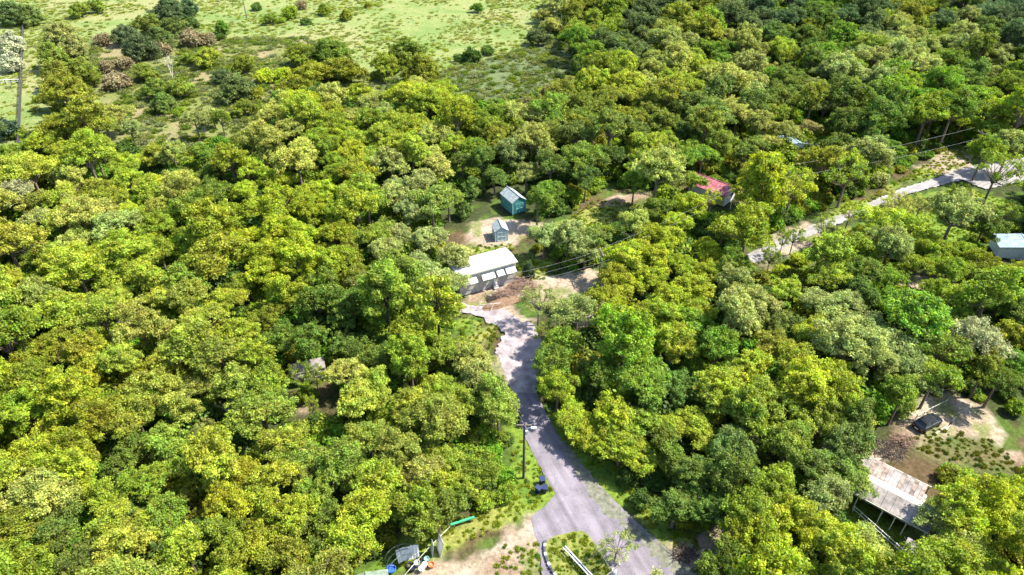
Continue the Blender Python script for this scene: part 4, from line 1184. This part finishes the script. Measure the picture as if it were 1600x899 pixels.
for k in range(n):
    x0 = k * 1.05; x1 = x0 + 1.02
    dz = 0.012 * (k % 2)
    MB().slab([(x0, -0.75, zr(-0.75) + dz), (x0, -3.1, zr(-3.1) + dz), (x1, -3.1, zr(-3.1) + dz), (x1, -0.75, zr(-0.75) + dz)], 0.06).build('roof_panel', M['roof_dirty'], mh)
for k in range(26):
    x0 = 0.0 + k * 0.47; x1 = x0 + 0.44
    dz = 0.03 * (k % 2)
    jag = random.uniform(-0.08, 0.1)
    mm = random.choice(['roof_rust', 'roof_rust', 'roof_dirty'])
    if k * 0.47 > LT - 0.3: break
    MB().slab([(x0, 0.08, 3.46 + dz), (x1, 0.08, 3.46 + dz), (x1, 3.35 + jag, 3.18 + dz), (x0, 3.35 + jag, 3.18 + dz)], 0.05).build('carport_panel', M[mm], mh)
for k in range(n):
    x0 = k * 1.05; x1 = x0 + 1.03
    MB().slab([(x0, -0.73, zr(-0.73) + 0.03), (x1, -0.73, zr(-0.73) + 0.03), (x1, 0.05, 3.545), (x0, 0.05, 3.545)], 0.07).build('ridge_panel', M['roof_cream'], mh)
MB().box(0, LT + 0.1, 3.36, 3.44, 3.02, 3.16).build('fascia', M['roof_cream'], mh)
MB().box(0, 13.6, -3.2, -3.12, 2.52, 2.70).build('gutter', M['roof_cream'], mh)
for x in (0.2, 3.0, 5.9, 8.8, LT - 0.1):
    MB().box(x - 0.05, x + 0.05, 3.25, 3.35, 0, 3.05).build('carport_post', M['pole_wood'], mh)
for x in (2.4, 5.2, 6.0, 8.8, 10.2, 11.4, 13.4):
    MB().box(x - 0.05, x + 0.05, -3.1, -3.0, 0, 2.6).build('porch_post', M['white_trim'], mh)
# small white roof in front of it
sr = thing('garden_canopy', 'small white flat canopy roof at the near end of the rusty-roofed mobile home', 'canopy', P(1398, 880), yaw)
MB().slab([(0, -0.1, 2.35), (3.4, -0.1, 2.35), (3.4, 2.1, 2.55), (0, 2.1, 2.55)], 0.08).build('roof', M['roof_dirty'], sr)
for x in (0.12, 3.28):
    for y in (0.02, 1.95):
        MB().box(x - 0.05, x + 0.05, y - 0.05, y + 0.05, 0, 2.28).build('post', M['white_trim'], sr)
# rail fence
def rail_fence(name, a, b, h, label, n, m_post, m_rail, rails=(1.0, 0.55), group=None, rr=0.035, cat='fence', mesh_m=None):
    a, b = Vector(a), Vector(b)
    L = (b - a).length
    ang = math.atan2((b - a).y, (b - a).x)
    e = thing(name, label, cat, a, ang, group)
    pm = MB().tube([(0, 0, -0.1), (0, 0, h)], rr * 1.4, 6).mesh('post', m_post)
    for k in range(n + 1):
        o = bpy.data.objects.new('post', pm); COL.objects.link(o); o.parent = e; o.location = (L * k / n, 0, 0)
    for f in rails:
        MB().tube([(0, -rr * 1.6, h * f - 0.03), (L, -rr * 1.6, h * f - 0.03)], rr, 5).build('rail', m_rail, e)
    return e
rail_fence('rail_fence', P(1332, 800), P(1408, 868), 1.1, 'thin white rail fence in front of the rusty-roofed mobile home', 7, M['white_trim'], M['white_trim'])
rail_fence('rail_fence', P(1430, 656), P(1476, 633), 1.1, 'pale pipe rail standing just behind the dark car', 4, M['roof_cream'], M['roof_cream'], (1.0,))

# ------------------------------------------------------------------ dark car
def build_car():
    c = P(1447, 665)
    e = thing('parked_car', 'dark hatchback parked on the sandy patch at right', 'car', c, math.radians(27))
    # sections along x: (x, half width, z bottom, z shoulder)
    sec = [(-2.25, 0.62, 0.42, 0.70), (-2.18, 0.80, 0.30, 0.88), (-1.7, 0.89, 0.24, 0.96), (-0.6, 0.91, 0.22, 0.98), (0.6, 0.91, 0.22, 0.96),
           (1.3, 0.89, 0.22, 0.92), (1.9, 0.84, 0.26, 0.82), (2.2, 0.70, 0.34, 0.70), (2.28, 0.55, 0.42, 0.62)]
    vs, fs = [], []
    ring = lambda x, w, zb, zs: [(x, -w * .9, zb), (x, -w, zb + (zs - zb) * .3), (x, -w, zb + (zs - zb) * .75), (x, -w * .93, zs), (x, -w * .5, zs + .04), (x, w * .5, zs + .04), (x, w * .93, zs), (x, w, zb + (zs - zb) * .75), (x, w, zb + (zs - zb) * .3), (x, w * .9, zb)]
    for s in sec: vs += ring(*s)
    m = 10
    for i in range(len(sec) - 1):
        for k in range(m):
            k2 = (k + 1) % m
            fs.append((i * m + k, (i + 1) * m + k, (i + 1) * m + k2, i * m + k2))
    fs.append(tuple(range(m))); fs.append(tuple(reversed([(len(sec) - 1) * m + k for k in range(m)])))
    MB().add(vs, fs).build('body', M['car_paint'], e, smooth=True)
    # glasshouse
    g0 = [(-2.0, .76, .98), (-1.75, .80, .99), (0.95, .80, .98), (1.35, .70, .93)]
    top = [(-1.55, .58, 1.50), (-1.2, .62, 1.56), (0.2, .62, 1.56), (0.55, .58, 1.50)]
    vs, fs = [], []
    for (x, w, z), (x2, w2, z2) in zip(g0, top):
        vs += [(x, -w, z), (x2, -w2, z2), (x2, w2, z2), (x, w, z)]
    for i in range(3):
        for k in range(3):
            fs.append((i * 4 + k, (i + 1) * 4 + k, (i + 1) * 4 + k + 1, i * 4 + k + 1))
    fs += [(0, 1, 2, 3), (15, 14, 13, 12), (0, 3, 7, 4), (4, 7, 11, 8), (8, 11, 15, 12)]
    MB().add(vs, fs).build('window_glass', M['glass'], e)
    MB().slab([(-1.56, -.56, 1.60), (0.42, -.58, 1.60), (0.42, .58, 1.60), (-1.56, .56, 1.60)], 0.05).build('roof', M['car_paint'], e, bevel=0.02)
    for s in (-1, 1):
        mb = MB()
        for xa, za, wa, xb, zb, wb in ((1.3, .95, .73, .5, 1.55, .6), (-.35, .98, .81, -.4, 1.56, .63), (-1.9, .98, .78, -1.5, 1.55, .6)):
            mb.tube([(xa, s * wa, za), (xb, s * wb, zb)], 0.045, 5)
        mb.build('window_pillar', M['car_paint'], e)
        MB().box(-1.6, 1.2, s * 0.815 - 0.012, s * 0.815 + 0.012, 0.985, 1.02).build('side_trim', M['chrome'], e)
        MB().box(0.85, 1.0, s * 0.98 - 0.1, s * 0.98 + 0.08, 1.0, 1.13).build('mirror', M['car_paint'], e, bevel=0.02)
        MB().box(2.08, 2.24, s * 0.58 - 0.14, s * 0.58 + 0.14, 0.60, 0.72).build('headlight', M['lamp_glass'], e, bevel=0.02)
        MB().box(-2.24, -2.14, s * 0.62 - 0.13, s * 0.62 + 0.13, 0.68, 0.84).build('tail_light', M['red_lamp'], e, bevel=0.02)
        for x in (-1.35, 1.38):
            w = MB().lathe([(0.24, 0), (0.32, 0.03), (0.33, 0.19), (0.26, 0.22)], 18).build('wheel', M['rubber'], e)
            w.rotation_euler = (math.radians(90), 0, 0); w.location = (x, s * 0.85 + 0.11, 0.33)
            r = MB().lathe([(0.2, -0.012), (0.2, 0.24)], 12).build('rim', M['chrome'], w)
    MB().box(-2.30, -2.24, -0.26, 0.26, 0.5, 0.62).build('number_plate', M['white_trim'], e)
build_car()

# ------------------------------------------------------------------ lamp pole, bins, rail, kerb
def height_for(base, ytop):
    z = 5.0
    for _ in range(60):
        y = proj(base.x, base.y, z)[1]
        z += (y - ytop) * 0.05
    return z
b = P(818, 747)
hz = height_for(b, 664)
lamp = thing('street_lamp', 'dark lamp pole with white lamp head beside the road above the bins', 'street lamp', b)
MB().tube([(0, 0, -0.2), (0, 0, hz * 0.5), (0, 0, hz)], [0.17, 0.14, 0.11], 8).build('pole', M['pole_dark'], lamp)
MB().tube([(0, 0, hz - 0.9), (0.5, -0.05, hz - 0.5), (1.0, -0.1, hz - 0.35)], 0.05, 6).build('arm', M['rail'], lamp)
MB().box(0.75, 1.45, -0.26, 0.08, hz - 0.52, hz - 0.30).build('lamp_head', M['white_metal'], lamp, bevel=0.05)
MB().lathe([(0.16, 0), (0.16, 0.5)], 10, (0.3, 0.0, hz - 1.6)).build('transformer', M['rail'], lamp)
MB().box(-0.9, 0.9, -0.06, 0.06, hz - 0.12, hz).build('crossarm', M['pole_wood'], lamp)
A_TOP = Vector((b.x, b.y, hz))

def make_bin(loc, rot, label, lid_m='bin_lid'):
    e = thing('wheelie_bin', label, 'bin', loc, rot, 'blue wheelie bins on the verge')
    mb = MB()
    v = []
    for z, w, d in ((0.08, .24, .26), (0.95, .31, .35)):
        v += [(-w, -d, z), (w, -d, z), (w, d, z), (-w, d, z)]
    mb.add(v, [(3, 2, 1, 0), (4, 5, 6, 7), (0, 1, 5, 4), (1, 2, 6, 5), (2, 3, 7, 6), (3, 0, 4, 7)])
    mb.build('body', M['bin_blue'], e, bevel=0.03)
    MB().slab([(-.34, -.40, 1.02), (.34, -.40, 1.02), (.34, .38, 1.09), (-.34, .38, 1.09)], 0.06).build('lid', M[lid_m], e, bevel=0.02)
    MB().tube([(-.25, .43, .98), (.25, .43, .98)], 0.025, 6).build('handle', M['rubber'], e)
    for s in (-1, 1):
        w = MB().lathe([(0.11, 0), (0.11, 0.05)], 12).build('wheel', M['rubber'], e)
        w.rotation_euler = (0, math.radians(90), 0); w.location = (s * 0.24 - 0.025, 0.30, 0.11)
make_bin(P(847, 756), 0.3, 'rearmost blue wheelie bin of the three on the verge')
make_bin(P(841, 770), 0.9, 'near left blue wheelie bin of the three on the verge')
make_bin(P(851, 769), -0.2, 'near right blue wheelie bin closest to the road')

# guard rail on the island
a, bb = P(879, 862), P(934, 922)
ang = math.atan2((bb - a).y, (bb - a).x); L = (bb - a).length
gr = thing('guard_rail', 'double white guard rail crossing the grass island', 'guard rail', (a.x, a.y, 0.08), ang)
for yy, zz in ((0.0, 0.62), (0.32, 0.62)):
    MB().box(0, L, yy - 0.07, yy + 0.07, zz, zz + 0.16).build('beam', M['rail'], gr, bevel=0.03)
for k in range(7):
    MB().box(L * k / 6.5 + 0.1, L * k / 6.5 + 0.24, 0.08, 0.22, -0.1, 0.60).build('post', M['pole_wood'], gr)
# kerb stones round the island's left side
arc = [P(x, y) for x, y in ((852, 849), (850.5, 858), (852, 868), (855, 878), (860, 889), (867, 900), (875, 914))]
kr = thing('island_kerb', 'curved row of dark and white kerb stones on the left side of the grass island', 'kerb', (arc[0].x, arc[0].y, 0))
pts = []
for i in range(len(arc) - 1):
    n = max(1, round((arc[i + 1] - arc[i]).length / 0.42))
    for k in range(n): pts.append((arc[i].lerp(arc[i + 1], k / n), arc[i + 1] - arc[i]))
km = [MB().box(-0.19, 0.19, -0.13, 0.13, 0, 0.34).mesh('kerb_stone', M[m]) for m in ('kerb_dark', 'kerb_white', 'kerb_dark')]
for i, (p, dr_) in enumerate(pts):
    o = bpy.data.objects.new('kerb_stone', km[i % 3]); COL.objects.link(o); o.parent = kr
    o.location = (p.x - arc[0].x, p.y - arc[0].y, random.uniform(-0.03, 0.03)); o.rotation_euler.z = math.atan2(dr_.y, dr_.x) + random.uniform(-.06, .06)

# ------------------------------------------------------------------ power poles and wires
def power_pole(base, h, label, yaw_, rad=0.15, transformer=False, loc_group='power poles'):
    e = thing('power_pole', label, 'power pole', base, yaw_, loc_group)
    MB().tube([(0, 0, -0.3), (0, 0, h)], [rad, rad * 0.7], 8).build('pole', M['pole_wood'], e)
    MB().box(-1.1, 1.1, -0.17, -0.05, h - 0.55, h - 0.40).build('crossarm', M['pole_wood'], e)
    for x in (-1.0, 0.0, 1.0):
        MB().lathe([(0.05, 0), (0.08, 0.06), (0.04, 0.12), (0.08, 0.18), (0.03, 0.24)], 8, (x, -0.11, h - 0.40)).build('insulator', M['white_metal'], e)
    if transformer:
        MB().lathe([(0.22, 0), (0.26, 0.05), (0.26, 0.75), (0.2, 0.85)], 12, (0.45, -0.05, h - 1.6)).build('transformer', M['rail'], e)
    return e
def wires(name, p, q, label, offs=((0, 0, 0),), sag=0.5, rad=0.013):
    p, q = Vector(p), Vector(q)
    for i, o in enumerate(offs):
        o = Vector(o)
        pts = [p.lerp(q, t / 14) + o - Vector((0, 0, sag * 4 * (t / 14) * (1 - t / 14))) for t in range(15)]
        w = MB().tube(pts, rad, 4).build(name, M['wire'])
        tag(w, label[i], 'power cable', 'overhead power cables')
Bt = P(955, 890, 10.0); power_pole((Bt.x, Bt.y, 0), 10.3, 'power pole with white insulators at the bottom photo edge beside the grass island', math.radians(40), transformer=True)
Ft = P(1012, 918, 9.0)
power_pole((Ft.x, Ft.y, 0), 9.3, 'power pole right of the grass island at the bottom photo edge', math.radians(40))
Cb = P(935, 443); hC = height_for(Cb, 392)
power_pole(Cb, hC, 'thin power pole among trees right of the white-roofed house', math.radians(100), 0.11)
Ct = Vector((Cb.x, Cb.y, hC - 0.1))
Mb_ = P(1180, 334); power_pole(Mb_, 9.0, 'power pole among trees left of the upper road bend', math.radians(110), 0.12); Mt = Vector((Mb_.x, Mb_.y, 8.9))
Db = P(1513, 256); hD = height_for(Db, 205); power_pole(Db, hD, 'power pole standing at the far end of the sunny verge', math.radians(110), 0.13); Dt = Vector((Db.x, Db.y, hD - 0.1))
wires('power_cable', A_TOP, Bt, ['cable from the lamp pole to the pole beside the grass island'], sag=0.4)
wires('power_cable', A_TOP, Ft, ['cable from the lamp pole to the bottom-edge pole right of the island'], sag=0.5)
roofc = P(803, 430, 4.0)
wires('power_cable', A_TOP, P(722, 470, 4.1), ['cable from the lamp pole up to the white-roofed house'], sag=0.5)
wires('power_cable', roofc, Ct, ['upper cable from the white roof to the thin pole', 'middle cable from the white roof to the thin pole', 'lowest cable from the white roof to the thin pole'],
      ((0, 0, 0.3), (0.7, -1.0, 0), (1.6, -2.0, -0.2)), 0.35)
wires('power_cable', Ct, Mt, ['left cable between the thin pole and the upper road pole', 'right cable between the thin pole and the upper road pole'], ((-0.9, 0.3, 0), (0.9, -0.3, 0)), 0.9)
wires('power_cable', Mt, Dt, ['far cable over the sunny verge', 'near cable over the sunny verge'], ((-0.5, 2.2, 0), (0.5, -2.2, 0)), 0.9)
fb = P(386, 30)
e = power_pole(fb, 11.0, 'lone power pole in the pale field at the top photo edge', 0.2, 0.2)

# ------------------------------------------------------------------ field fences
rail_fence('field_fence', P(30, 236), P(38, 27), 1.7, 'long dark fence running straight away across the field at top left', 34, M['pole_dark'], M['pole_dark'], (1.0, 0.8, 0.6, 0.4, 0.2), rr=0.07)
rail_fence('field_fence', P(-90, 137), P(36, 130), 1.3, 'pale-topped cross fence meeting the long dark fence at top left', 14, M['pole_dark'], M['white_trim'], (1.0, 0.5), rr=0.09)

# ------------------------------------------------------------------ yard clutter by the sandy track
def panel_at(px, py, w, h, lean, rot, label, m='siding_white'):
    mb = MB()
    n = max(3, int(w / 0.16))
    vs, fs = [], []
    for i in range(n + 1):
        x = w * i / n
        y = 0.03 * (i % 2)
        vs += [(x, y, 0), (x, y + lean, h), (x, y + 0.02, 0), (x, y + lean + 0.02, h)]
    for i in range(n):
        a = i * 4
        fs += [(a, a + 4, a + 5, a + 1), (a + 2, a + 3, a + 7, a + 6), (a + 1, a + 5, a + 7, a + 3), (a, a + 2, a + 6, a + 4)]
    fs += [(0, 1, 3, 2), (n * 4, n * 4 + 2, n * 4 + 3, n * 4 + 1)]
    o = mb.add(vs, fs).build('metal_sheet', M[m])
    o.location = P(px, py); o.rotation_euler.z = rot
    tag(o, label, 'metal sheet', 'corrugated sheets at the junk pile')
panel_at(623, 882, 1.0, 1.9, 0.5, 0.5, 'leftmost leaning grey sheet of the junk pile')
panel_at(634, 876, 1.1, 1.9, 0.4, 0.2, 'grey sheet leaning second from left at the junk pile')
panel_at(643, 874, 0.9, 2.0, 0.4, 0.1, 'grey sheet leaning behind the buckets of the junk pile')
panel_at(676, 872, 0.9, 2.2, -0.3, 1.9, 'tall pale sheet standing at the right of the junk pile')
panel_at(689, 871, 1.6, 2.3, -0.5, 2.0, 'rightmost tall pale sheet of the junk pile')
hp = P(630, 884)
hoop = thing('garden_hoop', 'pale green hoop frame arching over the left of the junk pile', 'hoop frame', hp, 0.45)
for k, yy in enumerate((0, 0.7, 1.4)):
    MB().tube([(1.7 * math.cos(t), yy, 1.9 * math.sin(t)) for t in np.linspace(0, math.pi, 13)], 0.045, 6).build('hoop', M['pale_green_sheet'], hoop)
MB().tube([(0, -0.05, 1.93), (0, 1.45, 1.93)], 0.035, 5).build('ridge_bar', M['pale_green_sheet'], hoop)
def tub(px, py, r, h, m, label, cat='bucket', grp='buckets and pots of the junk pile', lying=False):
    e = thing('plant_pot' if cat == 'pot' else 'bucket', label, cat, P(px, py), random.uniform(0, 3), grp)
    MB().lathe([(r * 0.75, 0), (r, h), (r * 1.08, h), (r * 1.08, h + 0.05), (r * 0.9, h + 0.05), (r * 0.85, h - 0.12)], 14).build('body', M[m], e)
    MB().tube([(r * 1.02 * math.cos(t), r * 0.25 * math.sin(t), h + r * 0.8 * math.sin(t)) for t in np.linspace(0, math.pi, 8)], 0.015, 4).build('handle', M['rail'], e)
tub(612, 892, 0.50, 0.45, 'blue_tarp', 'wide bright blue tub at the left end of the junk pile')
tub(652, 884, 0.33, 0.6, 'grey_sheet', 'grey bucket in the middle of the junk pile')
tub(659, 893, 0.30, 0.6, 'white_trim', 'white bucket nearest the camera in the junk pile')
tub(664, 886, 0.30, 0.55, 'siding_white', 'off-white bucket left of the orange bucket')
tub(674, 886, 0.36, 0.5, 'orange', 'orange bucket at the right of the junk pile')
tub(645, 891, 0.30, 0.5, 'bin_blue', 'dark blue bucket in front of the leaning sheets')
tub(667, 877, 0.28, 0.5, 'teal_pale', 'pale teal pot behind the orange bucket', 'pot')
for i, (x, y, lb) in enumerate(((655, 876, 'black tyre lying behind the grey bucket'), (640, 884, 'black tyre lying under the leaning sheets'))):
    t = MB()
    vs, fs = [], []
    for a_ in range(16):
        for c_ in range(8):
            A_, C_ = 2 * math.pi * a_ / 16, 2 * math.pi * c_ / 8
            vs.append(((0.32 + 0.12 * math.cos(C_)) * math.cos(A_), (0.32 + 0.12 * math.cos(C_)) * math.sin(A_), 0.13 + 0.11 * math.sin(C_)))
            fs.append((a_ * 8 + c_, ((a_ + 1) % 16) * 8 + c_, ((a_ + 1) % 16) * 8 + (c_ + 1) % 8, a_ * 8 + (c_ + 1) % 8))
    o = t.add(vs, fs).build('old_tyre', M['rubber'], smooth=True); o.location = P(x, y); tag(o, lb, 'tyre', 'tyres of the junk pile')
gp_ = thing('green_canopy_pole', 'long bright green pipe lying on the grass at the wood edge left of the bins', 'pipe', (0, 0, 0))
a_, b_ = P(704, 820, 0.5), P(741, 808, 0.6)
gp_.location = a_
MB().tube([(0, 0, 0), tuple((b_ - a_))], 0.15, 8).build('tube', M['green_pipe'], gp_)
for f in (0.15, 0.85):
    q = (b_ - a_) * f
    MB().box(q.x - 0.06, q.x + 0.06, q.y - 0.2, q.y + 0.2, -0.5, q.z - 0.12).build('support', M['pole_wood'], gp_)
o = MB().tube([P(632, 899, 1.2), P(668, 858, 1.5), P(704, 822, 1.8)], 0.035, 5).build('guy_cable', M['roof_cream'])
tag(o, 'pale yellow cable slanting over the junk pile towards the green pipe', 'cable')
rf = thing('low_shed', 'low shed with pale green roof at the bottom edge, left of the junk pile', 'shed', P(545, 952), 0.25)
gable_building(rf, 4.4, 2.4, 1.6, 1.95, M['grey_sheet'], M['pale_green_sheet'], 0.15, panel=0.9)

# brush piles, dirt bank and pipe frame by the house
def brush(px, py, rad, h, n, m, label, seed):
    r = random.Random(seed); mb = MB()
    for _ in range(n):
        a = r.uniform(0, 6.28); d = rad * math.sqrt(r.random())
        p = Vector((d * math.cos(a), d * math.sin(a) * 0.7, h * (1 - d / rad) * r.random() + 0.05))
        q = p + Vector((r.gauss(0, .6), r.gauss(0, .6), r.uniform(-0.05, .55)))
        q.z = max(q.z, 0.05)
        mb.tube([p, q], [0.045, 0.015], 4)
    o = mb.build('brush_pile', M[m]); o.location = P(px, py)
    tag(o, label, 'brush pile', 'piles of cut brush near the house')
brush(816, 450, 2.6, 2.6, 420, 'twig', 'reddish-brown brush pile at the right front corner of the white-roofed house', 1)
brush(790, 462, 2.1, 1.6, 280, 'twig', 'brown brush pile in front of the last awnings of the house', 2)
brush(772, 468, 1.5, 0.7, 160, 'bark_dark', 'dark brush heap in front of the second awning of the house', 3)
brush(1386, 703, 2.4, 1.3, 260, 'bark_dark', 'blackened brush heap between the car and the rusty-roofed mobile home', 4)
brush(1412, 690, 1.5, 0.6, 140, 'twig', 'rust-coloured debris heap below left of the dark car', 5)
brush(1070, 868, 1.4, 0.8, 140, 'bark_dark', 'dark dead brush beside the road at bottom right', 6)
def mound(px, py, w, d, h, rot, m, label):
    n = 14; vs, fs = [], []
    r = random.Random(px)
    for i in range(n + 1):
        for j in range(n + 1):
            u, v = i / n * 2 - 1, j / n * 2 - 1
            k = max(0, 1 - (u * u + v * v))
            vs.append((u * w / 2, v * d / 2, h * k ** 0.7 * (0.8 + 0.4 * r.random()) - 0.03))
    for i in range(n):
        for j in range(n):
            a = i * (n + 1) + j; fs.append((a, a + n + 1, a + n + 2, a + 1))
    o = MB().add(vs, fs).build('earth_mound', m, smooth=True); o.location = P(px, py); o.rotation_euler.z = rot
    tag(o, label, 'earth mound')
mound(782, 474, 7.0, 2.4, 0.7, 0.55, mat('bare_earth', (0.16, 0.10, 0.06), 1.0, 0.4, 3, detail=10, bump=0.6), 'low brown earth bank between the white-roofed house and the driveway')
pf = P(744, 487)
fr = thing('pipe_frame', 'white pipe frame standing on the driveway in front of the house', 'pipe frame', pf, math.radians(8))
for pts in (((0, 0, 0), (0.7, 0.3, 1.1)), ((0.7, 0.3, 1.1), (3.0, 0.3, 1.1)), ((3.0, 0.3, 1.1), (2.3, -0.5, 0)), ((3.0, 0.3, 1.1), (4.1, 0.5, 1.0)), ((4.1, 0.5, 1.0), (4.2, 0.9, 0))):
    MB().tube(pts, 0.045, 6).build('pipe', M['white_metal'], fr)

# boards lying near the car
for i, (x, y, l_, r_, lb) in enumerate(((1462, 678, 4.0, 0.55, 'long pale plank lying in the grass below the dark car'), (1478, 672, 3.2, 0.75, 'shorter pale plank below right of the dark car'), (1352, 722, 2.5, 0.2, 'plank at the far end of the rusty-roofed mobile home'))):
    o = MB().box(0, l_, -0.12, 0.12, 0.02, 0.10).build('wooden_plank', M['planks']); o.location = P(x, y); o.rotation_euler.z = r_
    tag(o, lb, 'plank', 'planks lying in the clearing')
# mailbox on the sunny verge
mbx = thing('mailbox', 'small dark mailbox on a post on the sunny verge by the upper road', 'mailbox', P(1446, 283), 0.5)
MB().box(-0.05, 0.05, -0.05, 0.05, 0, 1.1).build('post', M['pole_dark'], mbx)
MB().box(-0.30, 0.45, -0.18, 0.18, 1.1, 1.5).build('box', M['pole_dark'], mbx, bevel=0.06)
